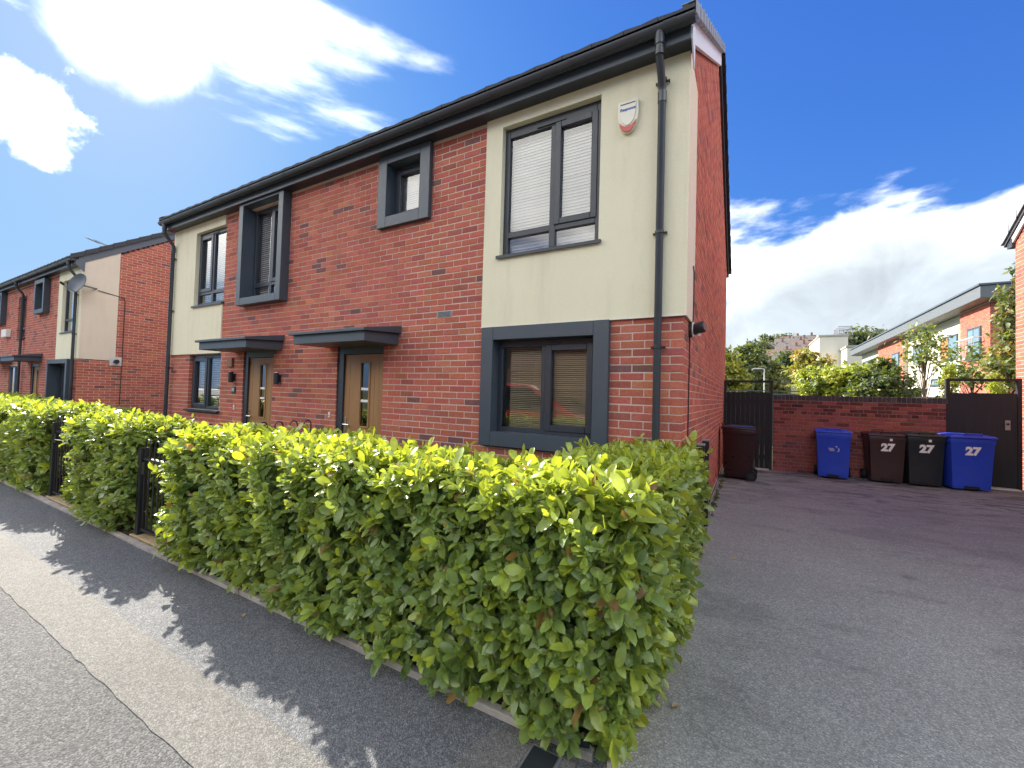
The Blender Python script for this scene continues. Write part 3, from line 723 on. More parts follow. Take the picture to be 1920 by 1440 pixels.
for a, c, z, row in rows:
    q = project(((a+c)/2, 0, z)); ar = 0
    if q and z > .98 and 0 < q[0] < 1920 and 0 < q[1] < 1440: ar = (c-a)/q[2]**2
    cand.append((ar, a, c, z, row, brick_tint(r)))
cand.sort(key=lambda q: -q[0])
for ar, a, c, z, row, tint in cand[:300]:
    place(ME_BRICK, 'brick', house, ((a+c)/2, r.uniform(-.002, .0015), z+r.uniform(-.001, .001)), tint, scale=(c-a, 1 if c < -.005 or c-a > .15 else 2.15, 1))
b = MB()
for ar, a, c, z, row, tint in cand[300:]:
    yy = r.uniform(-.002, .0015); b.box(a, c, yy, yy+(.10 if not (c > -.005 and c-a < .15) else .215), z-.032, z+.032, tint=tint)
b.build('front_bricks', 'brick_join', house, kind='stuff')
mortar_front(house, HX0, -.002, 0, 4.72, OPEN)
gable_bricks(house, HX1, 1, (0.225, .1125), 21, start=(.2245, .112))
# other end wall and rear wall
e_ = MB(); e_.add([(HX0, .0, 0), (HX0, DEPTH, 0), (HX0, DEPTH, 4.66), (HX0, YR, 7.2), (HX0, 0, 4.66)], [(0, 1, 2, 3, 4)]); e_.quad((HX0, DEPTH, 0), (-.003, DEPTH, 0), (-.003, DEPTH, 4.7), (HX0, DEPTH, 4.7)); e_.build('rear_wall', 'far_brick', house, fix=False)
# rendered panels (proud of the brickwork)
UPW = (-1.925, -.790, 3.098, 4.548)
b = MB()
for a, c, d, e in cells(-2.14, .022, 2.302, 4.675, [UPW]): b.box(a, c, -.022, .004, d, e)
for x0, x1, z0, z1 in [UPW]:
    b.box(x0-.03, x0, .004, .14, z0, z1); b.box(x1, x1+.03, .004, .14, z0, z1); b.box(x0, x1, .004, .14, z1, z1+.03); b.box(x0, x1, .004, .14, z0-.03, z0)
panel = b.build('render_panel', 'cream', house)
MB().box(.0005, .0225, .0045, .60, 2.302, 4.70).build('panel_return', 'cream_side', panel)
MB().box(.002, .0245, -.0245, .004, 2.298, 4.675).build('corner_bead', 'cream', panel, bevel=.004)
MB().box(-2.14, .024, -.028, .004, 2.292, 2.3015).build('bell_bead', 'white_plastic', panel)
UPB = (-8.83, -7.78, 3.09, 4.50)
b = MB()
for a, c, d, e in cells(-9.74, -7.785, 2.158, 4.675, [UPB]): b.box(a, c, -.022, .004, d, e)
x0, x1, z0, z1 = UPB; b.box(x0-.03, x0, .004, .14, z0, z1); b.box(x0, x1, .004, .14, z1, z1+.03); b.box(x0, x1, .004, .14, z0-.03, z0); b.box(x1, x1+.03, .004, .14, z0, z1)
b.build('render_panel', 'cream', house)
# windows
window(house, -1.925, -.790, 3.098, 4.548, .045, mull=-1.325, trans=3.335, sash={(1, 1)}, blind=('blind_white', .034, 62, .047, 0), sill=.10, head=.11, side=.062, bot=.03)
surround(house, -2.105, -.652, .986, 2.293, -1.954, -.806, 1.142, 2.148, .065)
window(house, -1.954, -.806, 1.142, 2.148, .075, mull=-1.385, sash={(1, 0)}, blind=('blind_beige', .021, 34, .025, .06), head=.07, side=.055, bot=.05)
surround(house, -3.842, -2.950, 3.710, 4.667, -3.688, -3.109, 3.851, 4.555, .065)
window(house, -3.688, -3.109, 3.851, 4.555, .10, sash={(0, 0)}, glass='glass', blind=('blind_white', .03, 72, .036, 0), head=.05, vent=True)
window(house, -8.93, -7.775, 1.12, 2.145, .06, mull=-8.35, sash={(0, 0)}, blind=('blind_white', .034, 25, .034, 0), sill=.12, head=.07)
window(house, -8.83, -7.78, 3.09, 4.50, .045, mull=-8.30, trans=3.33, sash={(0, 1)}, blind=('blind_white', .036, 45, .036, 0), sill=.10, head=.08)
surround(house, -7.107, -5.850, 2.93, 4.674, -6.985, -5.972, 3.05, 4.62, .14, deep=.14)
window(house, -6.985, -5.972, 3.05, 4.62, .07, mull=-6.48, trans=3.30, sash={(1, 1)}, blind=('blind_white', .036, 52, .042, 0), head=.07)
# doors and canopies
zb = [atY(500+1565/8.727, 640+780/8.727, .05)[2], atY(500+1555/8.727, 640+975/8.727, .05)[2]]
door(house, -4.61, -3.69, -4.49, -3.71, 2.07, -4.165, -4.0, 1.06, 1.93, bars=zb)
door(house, -7.03, -6.16, -6.92, -6.18, 2.07, -6.60, -6.44, 1.06, 1.93, bars=[z-.03 for z in zb])
canopy(house, -4.84, -3.385); canopy(house, -7.36, -5.885)
# air brick
b = MB(); b.box(-2.80, -2.585, -.006, .02, 2.4675, 2.5325)
ab = b.build('air_brick', 'verge_grey', house)
for i in range(4): MB().box(-2.79, -2.595, -.0075, -.0062, 2.474+.0145*i, 2.4815+.0145*i).build('vent_slot_shade', 'plastic_black', ab)  # raised black strips paint the shade inside the openings
eaves(house, HX0-.06, .045)
gutter(house, HX0-.08, .085)
roof(house, HX0-.08, .085)
zbr = [atY(1240, 152, -.07)[2], atY(1237, 436, -.07)[2], atY(1235, 651, -.07)[2]]
downpipe(house, -.205, .05, brackets=zbr)
downpipe(house, -9.655, .05, brackets=[4.1, 3.05, 1.9])

# ---- things fixed to the main house
al = empty('alarm_box', (-.515, -.022, 4.215), 'cream shield-shaped alarm box with red lens on cream render beside the downpipe', 'alarm box')
def shield(z0, s, y0, y1, clip_top=None, clip_bot=None):
    pts_ = []
    for i in range(25):
        t_ = i/24; z = .155-.31*t_                    # top to bottom, metres from centre
        w = .100*math.sqrt(max(0, 1-max(0, (t_-.30)/.70)**2.3))*(1-.08*max(0, .3-t_)) if t_ < 1 else 0
        pts_.append((w*s, z*s))
    poly = pts_+[(-w, z) for w, z in pts_[::-1][1:]]
    if clip_bot is not None:
        poly = [(w, max(z, clip_bot)) for w, z in poly]
    return [( -.515+w, 4.215+z+z0) for w, z in poly]
MB().prism(shield(0, 1, 0, 0), 'y', -.022, -.065).build('housing', 'alarm_cream', al, bevel=.012, segs=3, smooth='auto')
MB().prism([(-.515+x, 4.215+z) for x, z in [(-.078, .142), (.078, .142), (.074, .02), (.055, -.05), (.02, -.085), (0, -.09), (-.02, -.085), (-.055, -.05), (-.074, .02)]], 'y', -.0655, -.074).build('face_plate', 'alarm_cream', al, bevel=.004)
len_ = [(-.515+x, 4.215+z) for x, z in [(-.082, -.045), (-.06, -.070), (-.03, -.092), (0, -.098), (.03, -.092), (.06, -.070), (.082, -.045), (.075, -.085), (.05, -.125), (.02, -.150), (0, -.152), (-.02, -.150), (-.05, -.125), (-.075, -.085)]]
MB().prism(len_, 'y', -.060, -.070).build('lens', 'red_lens', al, bevel=.003)
MB().box(-.585, -.445, -.0765, -.0742, 4.327, 4.336).build('slot', 'plastic_black', al)
text_mesh('lettering', 'Response', .038, 'blue_print', al, Matrix.Translation((-.515, -.0755, 4.28)) @ Matrix.Rotation(R(90), 4, 'X'), shear=.2, bold=.0008)
cc_ = empty('security_light', (.0, .42, 2.22), 'black cylindrical security light with white ring on the gable brick', 'security light')
b = MB(); b.tube([(.0, .42, 2.23), (.03, .42, 2.23)], .075, 16); b.build('base', 'plastic_black', cc_, smooth='auto')
MB().tube([(.031, .42, 2.23), (.04, .42, 2.23)], .072, 16).build('ring', 'white_plastic', cc_, smooth='auto')
MB().tube([(.041, .42, 2.23), (.06, .41, 2.235), (.13, .38, 2.25), (.145, .375, 2.252)], [.055, .055, .055, .045], 14).build('head', 'plastic_black', cc_, smooth='auto')
MB().tube([(.09, .40, 2.19), (.09, .40, 2.165)], .014, 8).build('sensor', 'white_plastic', cc_, smooth='auto')
cab = MB(); cab.tube([(.030, .41, 2.85), (.031, .46, 2.80), (.031, .47, 2.6), (.031, .46, 2.34), (.026, .45, 2.28), (.006, .43, 2.2), (.006, .40, 1.6), (.006, .40, .3)], .006, 6)
tag(cab.build('cable', 'plastic_black', smooth='auto'), 'thin black cable running down the gable brick near the house corner', 'cable')
def wall_lamp(x, z, label):
    e = empty('wall_lamp', (x, 0, z), label, 'wall lamp', 'lamps beside the front doors')
    MB().box(x-.04, x+.04, -.02, .002, z-.06, z+.06).build('backplate', 'plastic_black', e, bevel=.004)
    MB().tube([(x, -.06, z-.09), (x, -.06, z+.09)], .038, 12).build('lamp_body', 'plastic_black', e, smooth='auto')
    MB().tube([(x, -.06, z+.0905), (x, -.06, z+.10)], .030, 12).build('diffuser', 'white_plastic', e, smooth='auto')
wall_lamp(-5.97, 1.70, 'black cylinder wall lamp between the two oak front doors'); wall_lamp(-7.30, 1.72, 'black cylinder wall lamp between the recessed window and an oak door')
def bell(x, z, label):
    e = empty('doorbell', (x, 0, z), label, 'doorbell', 'doorbells on the brick by the doors')
    MB().box(x-.016, x+.016, -.016, .002, z-.04, z+.04).build('case', 'white_plastic', e, bevel=.005); MB().tube([(x, -.0165, z-.012), (x, -.021, z-.012)], .009, 10).build('button', 'chrome', e, smooth='auto')
bell(-4.73, 1.19, 'small white doorbell left of the oak door under the right canopy, brick behind'.replace(' left of', ' beside').replace('the right canopy', 'the wider brick bay'))
bell(-7.26, 1.20, 'small white doorbell on brick below the house number plaque')
pl = empty('number_plaque', (-7.30, 0, 1.50), 'small square slate house number plaque on brick beside an oak door', 'house number')
MB().box(-7.36, -7.24, -.014, .002, 1.44, 1.56).build('plate', 'plastic_black', pl, bevel=.003); text_mesh('numerals', '51', .085, 'white_paint', pl, Matrix.Translation((-7.30, -.0155, 1.50)) @ Matrix.Rotation(R(90), 4, 'X'), bold=.001)
vb = empty('vent_cover', (-7.42, 0, 1.98), 'square terracotta vent cover on brick below the left door canopy', 'vent cover')
vb['label'] = 'square terracotta vent cover on brick between recessed window and oak door'
MB().box(-7.50, -7.34, -.035, .002, 1.90, 2.06).build('cover', 'far_brick', vb, bevel=.008); MB().box(-7.48, -7.36, -.037, -.0352, 1.915, 2.045).build('face', 'far_brick', vb)
# two black posts at the side of the house
for (x, y, h, lab) in [(.085, .80, 1.10, 'black square metal post beside the hedge end'), (.06, 1.72, 1.07, 'black square metal post against the gable wall behind the hedge')]:
    e = empty('metal_post', (x, y, 0), lab, 'post', 'posts beside the drive')
    MB().box(x-.038, x+.038, y-.038, y+.038, 0, h-.02).build('post', 'iron_sheen', e, bevel=.004); MB().box(x-.041, x+.041, y-.041, y+.041, h-.02, h).build('cap', 'steel', e, bevel=.004)
    for z in (.35, .75): MB().tube([(x+.038, y, z), (x+.042, y, z)], .006, 8).build('bolt', 'chrome', e)

# ================================================================== NEIGHBOUR (same design, further along the street)
NX1, NX0 = -15.0, -26.5
nb = empty('terraced_house', (-20.5, 3.8, 0), 'red brick house with satellite dish and cream corner panel, end gable facing the pair', 'house', 'two-storey brick houses along the street')
NO = [(-18.43, -17.72, 3.72, 4.50), (-20.88, -19.95, 2.97, 4.36), (-21.6, -20.42, 1.05, 2.06), (-19.10, -18.25, 0, 2.10), (-16.87, -15.42, .95, 2.16), (-23.30, -22.45, 3.66, 4.55), (-16.42, -15.40, 2.95, 4.40)]
NP = [(-16.76, -14.9, 2.19, 4.7)]
r = random.Random(31); b = MB()
for a, c, z, row in wall_rows(NX0, NX1, .02, 4.70, NO+NP, -.1075, -.22):
    yy = r.uniform(-.002, .0015); b.box(a, c, yy, yy+.08, z-.032, z+.032, tint=brick_tint(r))
b.build('front_bricks', 'brick_join', nb, kind='stuff')
mortar_front(nb, NX0, NX1-.002, 0, 4.72, NO)
gable_bricks(nb, NX1, 1, (0.1125, .225), 33, start=(.0, .0))
e_ = MB(); e_.quad((NX0, DEPTH, 0), (NX1-.01, DEPTH, 0), (NX1-.01, DEPTH, 4.7), (NX0, DEPTH, 4.7)); e_.add([(NX0, .0, 0), (NX0, DEPTH, 0), (NX0, DEPTH, 4.66), (NX0, YR, 7.2), (NX0, 0, 4.66)], [(0, 1, 2, 3, 4)]); e_.build('rear_wall', 'far_brick', nb, fix=False)
NW = (-16.42, -15.40, 2.95, 4.40)
b = MB()
for a, c, d, e in cells(-16.76, NX1+.022, 2.19, 4.675, [NW]): b.box(a, c, -.022, .004, d, e)
x0, x1, z0, z1 = NW; b.box(x0-.03, x0, .004, .14, z0, z1); b.box(x1, x1+.03, .004, .14, z0, z1); b.box(x0, x1, .004, .14, z1, z1+.03); b.box(x0, x1, .004, .14, z0-.03, z0)
npn = b.build('render_panel', 'cream', nb)
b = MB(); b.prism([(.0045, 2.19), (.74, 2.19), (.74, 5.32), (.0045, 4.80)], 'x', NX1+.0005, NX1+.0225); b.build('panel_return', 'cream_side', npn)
MB().box(NX1+.002, NX1+.0245, -.0245, .004, 2.186, 4.66).build('corner_bead', 'cream', npn, bevel=.004)
window(nb, *NW, .05, trans=3.30, blind=('blind_white', .06, 80, .062, 0), sill=.10, head=.08)
surround(nb, -18.55, -17.60, 3.60, 4.62, -18.43, -17.72, 3.72, 4.50, .14); window(nb, -18.43, -17.72, 3.72, 4.50, .08, sash={(0, 0)})
surround(nb, -23.42, -22.33, 3.54, 4.67, -23.30, -22.45, 3.66, 4.55, .14); window(nb, -23.30, -22.45, 3.66, 4.55, .08)
window(nb, -20.88, -19.95, 2.97, 4.36, .08, trans=3.3, blind=('blind_white', .036, 40, .036, 0), sill=.12)
surround(nb, -16.97, -15.30, .83, 2.18, -16.87, -15.42, .95, 2.06, .14, mat='anthracite'); window(nb, -16.87, -15.42, .95, 2.06, .08, mull=-16.1)
window(nb, -21.6, -20.42, 1.05, 2.06, .02, mull=-21.0, mat='anthracite_light')
door(nb, -19.10, -18.25, -19.0, -18.27, 2.03, -18.68, -18.52, 1.06, 1.9); canopy(nb, -19.55, -18.0); canopy(nb, -22.8, -21.2)
eaves(nb, NX0, NX1+.045); gutter(nb, NX0, NX1+.085); roof(nb, NX0, NX1+.085, verge_left=False, barge='anthracite_light', caps='verge_dark')
downpipe(nb, -15.16, .05, brackets=[3.9, 2.85, 1.4]); downpipe(nb, -20.05, .05, brackets=[4.0, 2.9])
# dish on the gable corner
ds = empty('satellite_dish', (-15.0, .28, 4.1), 'dark grey satellite dish with arm bracketed to cream gable corner', 'satellite dish')
dc = Vector((-14.72, -.12, 4.12)); dn = Vector((.35, -.88, .28)).normalized()
b = MB(); ring = []; up = Vector((0, 0, 1)); sx = dn.cross(up).normalized(); sy = sx.cross(dn)
for i in range(6):
    rr = .26*i/5
    for k in range(20): ring.append(dc+dn*(.07*(i/5)**2)+sx*rr*math.cos(k*math.pi/10)+sy*rr*1.08*math.sin(k*math.pi/10))
b.add(ring, [(i*20+k, i*20+(k+1) % 20, (i+1)*20+(k+1) % 20, (i+1)*20+k) for i in range(5) for k in range(20)])
b.add([q-dn*.008 for q in ring], [(i*20+k, (i+1)*20+k, (i+1)*20+(k+1) % 20, i*20+(k+1) % 20) for i in range(5) for k in range(20)]); b.build('reflector', 'anthracite', ds, fix=False, smooth=True)
MB().tube([dc-dn*.02, dc+Vector((-.05, .18, -.02)), (-14.98, .28, 4.12)], .022, 8).build('bracket', 'steel', ds, smooth='auto')
MB().tube([dc-sy*.24, dc+dn*.34-sy*.20], .012, 8).build('arm', 'steel', ds); MB().tube([dc+dn*.30-sy*.19, dc+dn*.40-sy*.17], .03, 10).build('receiver', 'plastic_black', ds, smooth='auto')
tag(MB().tube([(-14.95, .30, 4.08), (-14.97, .6, 4.03), (-14.975, .86, 3.99), (-14.985, .89, 3.9), (-14.99, .89, 2.2), (-14.99, .88, .4)], .009, 6).build('cable', 'plastic_black'), 'thin dark cable from satellite dish down the neighbouring gable', 'cable')
fl = empty('boiler_flue', (NX1, .74, 2.17), 'grey square flue terminal on brick at the foot of neighbouring cream panel', 'flue')
MB().box(NX1, NX1+.03, .62, .88, 2.05, 2.29).build('plate', 'lamp_grey', fl, bevel=.01); MB().tube([(NX1+.03, .75, 2.17), (NX1+.13, .75, 2.17)], .055, 14).build('pipe', 'plastic_black', fl, smooth='auto')
mb_ = empty('junction_box', (-21.9, 0, 3.18), 'white square box fixed to brick beside tall upper window', 'box')
MB().box(-22.2, -21.62, -.12, .002, 3.05, 3.32).build('case', 'white_plastic', mb_, bevel=.02)
an = empty('television_aerial', (-24.2, 3.4, 7.2), 'thin television aerial standing on the ridge of the neighbouring roof', 'aerial')
p0 = atY(700/3.6, 360+405/3.6, 3.4); p1 = atY(713/3.6, 360+362/3.6, 3.4); p2 = atY(595/3.6, 360+310/3.6, 3.4)
MB().tube([(p1[0], 3.4, zroof(3.4)-.1), p1], .02, 6).build('mast', 'rubber', an); MB().tube([p1, p2], .014, 6).build('boom', 'rubber', an)
for k in range(8):
    q = Vector(p1).lerp(Vector(p2), .15+.1*k); MB().tube([q+Vector((0, -.22, 0)), q+Vector((0, .22, 0))], .006, 5).build('element', 'rubber', an)

# ================================================================== HEDGES
LT_V = np.array([(0, 0, 0), (-.17, .20, .035), (0, .20, -.01), (.17, .20, .035), (-.255, .54, .03), (0, .54, -.03), (.255, .54, .03), (-.18, .83, -.02), (0, .83, -.075), (.18, .83, -.02), (0, 1.0, -.13)], float)
LT_Q = np.array([(1, 2, 5, 4), (2, 3, 6, 5), (4, 5, 8, 7), (5, 6, 9, 8)]); LT_T = np.array([(0, 2, 1), (0, 3, 2), (7, 8, 10), (8, 9, 10)])
ST_V = np.array([(0, 0, 0), (-.26, .45, .04), (0, .5, -.03), (.26, .45, .04), (0, 1, -.1)], float)
ST_Q = np.zeros((0, 4), int); ST_T = np.array([(0, 2, 1), (0, 3, 2), (1, 2, 4), (2, 3, 4)])
def norm(a): return a/np.maximum(np.linalg.norm(a, axis=-1, keepdims=True), 1e-9)
def leaf_arrays(P, A, Nn, L, tint, tpl='L', wr=None, bend=None):
    V, Q, T = (LT_V, LT_Q, LT_T) if tpl == 'L' else (ST_V, ST_Q, ST_T)
    A = norm(A); Nn = norm(Nn-A*np.sum(Nn*A, 1, keepdims=True)); X = np.cross(A, Nn)
    wr = np.ones(len(P)) if wr is None else wr
    vs = P[:, None, :]+L[:, None, None]*(V[None, :, 0:1]*wr[:, None, None]*X[:, None, :]+V[None, :, 1:2]*A[:, None, :]+V[None, :, 2:3]*(1.0 if bend is None else bend[:, None, None])*Nn[:, None, :])
    n = len(V); off = (np.arange(len(P))*n)[:, None, None]
    return vs.reshape(-1, 3), (Q[None]+off).reshape(-1, 4), (T[None]+off).reshape(-1, 3), np.repeat(tint, n, 0), (X, A, Nn)
me_leaf = bpy.data.meshes.new('leaf'); me_leaf.from_pydata([tuple(v) for v in LT_V], [], [tuple(q) for q in LT_Q]+[tuple(q) for q in LT_T])
me_leaf.polygons.foreach_set('use_smooth', [True]*len(me_leaf.polygons)); me_leaf.materials.append(MATS['leaf_obj'])

def hedge(name, label, boxes, seed, dens=150, layers=((0., 1.0), (.07, .9), (.15, .7)), leaf=(.06, .105), rad=.13, single=0, tip=.5, group='leafy hedges along the pavement', young=.35):
    g = np.random.default_rng(seed)
    lo = np.array([min(b_[0] for b_ in boxes), min(b_[2] for b_ in boxes), 0]); hi = np.array([max(b_[1] for b_ in boxes), max(b_[3] for b_ in boxes), 0])
    root = empty(name, tuple((lo+hi)/2), label, 'hedge', group)
    SP, SN, SD = [], [], []
    for bi, (x0, x1, y0, y1, z0, z1) in enumerate(boxes):
        a, c = np.array([x0, y0, z0]), np.array([x1, y1, z1]); dx_, dy_, dz_ = c-a
        faces = [(dx_*dz_, 1, 0), (dx_*dz_, 1, 1), (dy_*dz_, 0, 0), (dy_*dz_, 0, 1), (dx_*dy_, 2, 1)]
        for area, ax, sd in faces:
            for inset, dm in layers:
                n = int(area*dens*dm)
                p = a+g.random((n, 3))*(c-a); p[:, ax] = (c if sd else a)[ax]
                q = np.clip(p, a+rad+inset, c-rad-inset); q[:, 2] = np.clip(p[:, 2], z0, z1-rad-inset)
                nn = p-q; nn[:, 2] = np.where(p[:, 2] > z1-rad-.01, nn[:, 2], 0); nn = norm(nn+1e-6*g.normal(size=(n, 3)))
                bump = .045*np.sin(p[:, 0]*5.1+p[:, 1]*3.3+seed)*np.sin(p[:, 2]*6.0+p[:, 0]*2.7)+.03*np.sin(p[:, 0]*13+p[:, 2]*11+p[:, 1]*12)+.020*g.normal(size=n)
                bump = np.where(nn[:, 2] > .7, bump*.55, bump)
                lowin = -.035*np.clip((.42-p[:, 2])/.42, 0, 1)
                p2 = q+nn*(rad+bump+lowin)[:, None]
                keep = np.ones(n, bool)
                for bj, (X0, X1, Y0, Y1, Z0, Z1) in enumerate(boxes):
                    if bj != bi: keep &= ~((p2[:, 0] > X0+.1) & (p2[:, 0] < X1-.1) & (p2[:, 1] > Y0+.1) & (p2[:, 1] < Y1-.1) & (p2[:, 2] < Z1-.08))
                SP.append(p2[keep]); SN.append(nn[keep]); SD.append(np.full(keep.sum(), inset))
    SP, SN, SD = np.concatenate(SP), np.concatenate(SN), np.concatenate(SD)
    # thin the hedge here and there so gaps show
    gap = np.sin(SP[:, 0]*7.3+SP[:, 2]*3.1+seed)*np.sin(SP[:, 2]*8.7-SP[:, 0]*2.2+SP[:, 1]*5.0)+.5*np.sin(SP[:, 0]*17+SP[:, 2]*14+SP[:, 1]*15)
    keep = (gap > -.95) | (g.random(len(SP)) < .35); SP, SN, SD = SP[keep], SN[keep], SD[keep]
    n = len(SP); upv = np.array([0, 0, 1.0])
    top = np.clip(SN[:, 2], 0, 1)
    D_ = norm(SN*.75+upv*.55+g.normal(size=(n, 3))*.38)
    ntop = top > .35
    k = 7
    P, A, Nm, L, C, WR = [], [], [], [], [], []
    ref = norm(np.cross(D_, g.normal(size=(n, 3)))); ref2 = np.cross(D_, ref)
    shoot_y = np.where(g.random(n) < young*(.35+1.3*top), 1.0, 0.0)*np.where(SD == 0, 1, 0)
    shl = .05+.05*g.random(n)+shoot_y*ntop*.05*(g.random(n) < .25)
    base_t = g.random(n); size_k = .8+.35*g.random(n)
    for j in range(k):
        ang = j*2.39996+g.random(n)*.7; tilt = np.radians(25+55*(1-j/(k-1))+g.normal(size=n)*9)
        rad_ = np.cos(ang)[:, None]*ref+np.sin(ang)[:, None]*ref2
        ax = np.cos(tilt)[:, None]*D_+np.sin(tilt)[:, None]*rad_
        ax = ax+np.array([0, 0, -.18])+g.normal(size=(n, 3))*.12
        nm = np.cos(tilt)[:, None]*rad_*-1+np.sin(tilt)[:, None]*D_+upv*.25+g.normal(size=(n, 3))*.22
        ll = (leaf[0]+(leaf[1]-leaf[0])*g.random(n)**1.3)*(1.0-.25*(j/(k-1)))*size_k*(1+.15*shoot_y)
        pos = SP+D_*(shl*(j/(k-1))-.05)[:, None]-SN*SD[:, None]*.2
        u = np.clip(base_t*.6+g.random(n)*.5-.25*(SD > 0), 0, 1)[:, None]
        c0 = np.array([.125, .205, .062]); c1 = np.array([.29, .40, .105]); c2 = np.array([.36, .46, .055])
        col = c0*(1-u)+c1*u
        yv = (shoot_y*(.45+.55*j/(k-1))*(.5+.5*g.random(n)))[:, None]; col = col*(1-yv)+c2*yv
        dead = (g.random(n) < .016)[:, None]; col = np.where(dead, np.array([.27, .18, .075])*(.4+.9*g.random((n, 1))), col)
        P.append(pos); A.append(ax); Nm.append(nm); L.append(ll); C.append(col); WR.append(.8+.45*g.random(n))
    P, A, Nm, L, C, WR = map(np.concatenate, (P, A, Nm, L, C, WR))
    sel = P[:, 2] > .03; P, A, Nm, L, C, WR = P[sel], A[sel], Nm[sel], L[sel], C[sel], WR[sel]
    if single:
        d = P-CAM; z = d@CF; px = 960+FPX*(d@CR)/z; py = 720-FPX*(d@CU)/z
        score = np.where((z > .3) & (px > 20) & (px < 1900) & (py > 20) & (py < 1425), L/np.maximum(z, .3), 0)
        # outermost leaves as seen: prefer those nearest along the face
        score *= np.where((P[:, 1] < boxes[0][2]+.06) | (P[:, 0] > boxes[-1][1]-.06) | (P[:, 2] > boxes[0][5]-.06), 1, .2)
        od = np.argsort(-score)[:single]; mask = np.ones(len(P), bool); mask[od] = False
        _, _, _, _, (X_, A_, N_) = leaf_arrays(P[od], A[od], Nm[od], L[od], C[od], 'L', WR[od])
        o_ = np.array(org(root))
        for i, ii in enumerate(od):
            M = Matrix.Identity(4)
            for q in range(3): M[q][0] = X_[i][q]*L[ii]*WR[ii]; M[q][1] = A_[i][q]*L[ii]; M[q][2] = N_[i][q]*L[ii]; M[q][3] = P[ii][q]-o_[q]
            o = bpy.data.objects.new('leaf', me_leaf); COL.objects.link(o); o.parent = root; o.matrix_local = M; o.color = (*C[ii], 1)
        P, A, Nm, L, C, WR = P[mask], A[mask], Nm[mask], L[mask], C[mask], WR[mask]
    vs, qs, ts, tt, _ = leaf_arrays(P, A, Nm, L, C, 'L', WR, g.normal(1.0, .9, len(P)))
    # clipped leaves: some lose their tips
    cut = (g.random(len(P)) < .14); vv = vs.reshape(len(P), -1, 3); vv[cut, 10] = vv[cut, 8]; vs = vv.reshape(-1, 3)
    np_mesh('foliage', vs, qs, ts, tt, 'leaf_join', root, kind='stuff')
    # woody stems inside
    b = MB(); r = random.Random(seed)
    for (x0, x1, y0, y1, z0, z1) in boxes:
        for i in range(int((x1-x0)*(y1-y0)*34)):
            x, y = r.uniform(x0+.1, x1-.1), r.uniform(y0+.12, y1-.12); p = Vector((x, y, .0)); path = [p]
            for k_ in range(4): p = p+Vector((r.uniform(-.07, .07), r.uniform(-.07, .07), z1*.22)); path.append(p)
            path = [Vector((min(max(q.x, x0+.05), x1-.05), min(max(q.y, y0+.05), y1-.05), q.z)) for q in path]
            b.tube(path, [.009, .008, .006, .005, .003], 5, cap=False)
            for k_ in range(5):
                q = path[r.choice((1, 2, 3))]; e = q+Vector((r.uniform(-.25, .25), r.uniform(-.25, .25), r.uniform(.05, .25)))
                e = Vector((min(max(e.x, x0+.02), x1-.02), min(max(e.y, y0+.02), y1-.02), min(e.z, z1-.03)))
                b.tube([q, (q+e)/2+Vector((0, 0, .02)), e], [.004, .003, .002], 4, cap=False)
    for i in r.sample(range(len(SP)), min(len(SP)//5, 900)):
        q = Vector(SP[i]); d_ = Vector(D_[i]); a_ = q-Vector(SN[i])*.16-d_*.05+Vector((r.uniform(-.05, .05), r.uniform(-.05, .05), -.06)); e = q+d_*r.uniform(.0, .05)
        if a_.z > .02 and e.z > .02: b.tube([a_, (a_+e)/2+Vector((r.uniform(-.01, .01), r.uniform(-.01, .01), .01)), e], [.0042, .0034, .0026], 4, cap=True)
    b.build('stems', 'twig', root, fix=False, kind='stuff')
    return root
hedge('hedge', 'clipped laurel hedge wrapping the drive corner in front of the oak door', [(-3.93, .09, -2.225, -1.52, .07, 1.10), (-.55, .115, -2.225, .38, .07, 1.10)], 5, dens=225, leaf=(.048, .114), single=300, young=.65)
hedge('hedge', 'short clipped laurel hedge standing between the two black garden gates', [(-6.38, -4.92, -2.23, -1.52, .07, 1.12)], 9, dens=150)
hedge('hedge', 'long laurel hedge with tall shoots beyond the farther black gate', [(-16.5, -7.62, -2.22, -1.48, .07, 1.15)], 13, dens=95, layers=((0., 1.), (.09, .8)), leaf=(.075, .12))
hedge('hedge', 'low dark hedge dividing the front gardens beside the end downpipe', [(-10.7, -10.15, -1.45, -.25, .05, 1.02)], 17, dens=80, layers=((0., 1.), (.09, .8)), leaf=(.075, .12), young=.05)
hedge('hedge', 'dark hedge along the front of the house with the satellite dish', [(-23.5, -14.3, -1.25, -.6, .05, 1.12)], 19, dens=45, layers=((0., 1.), (.1, .7)), leaf=(.09, .14), young=.05)

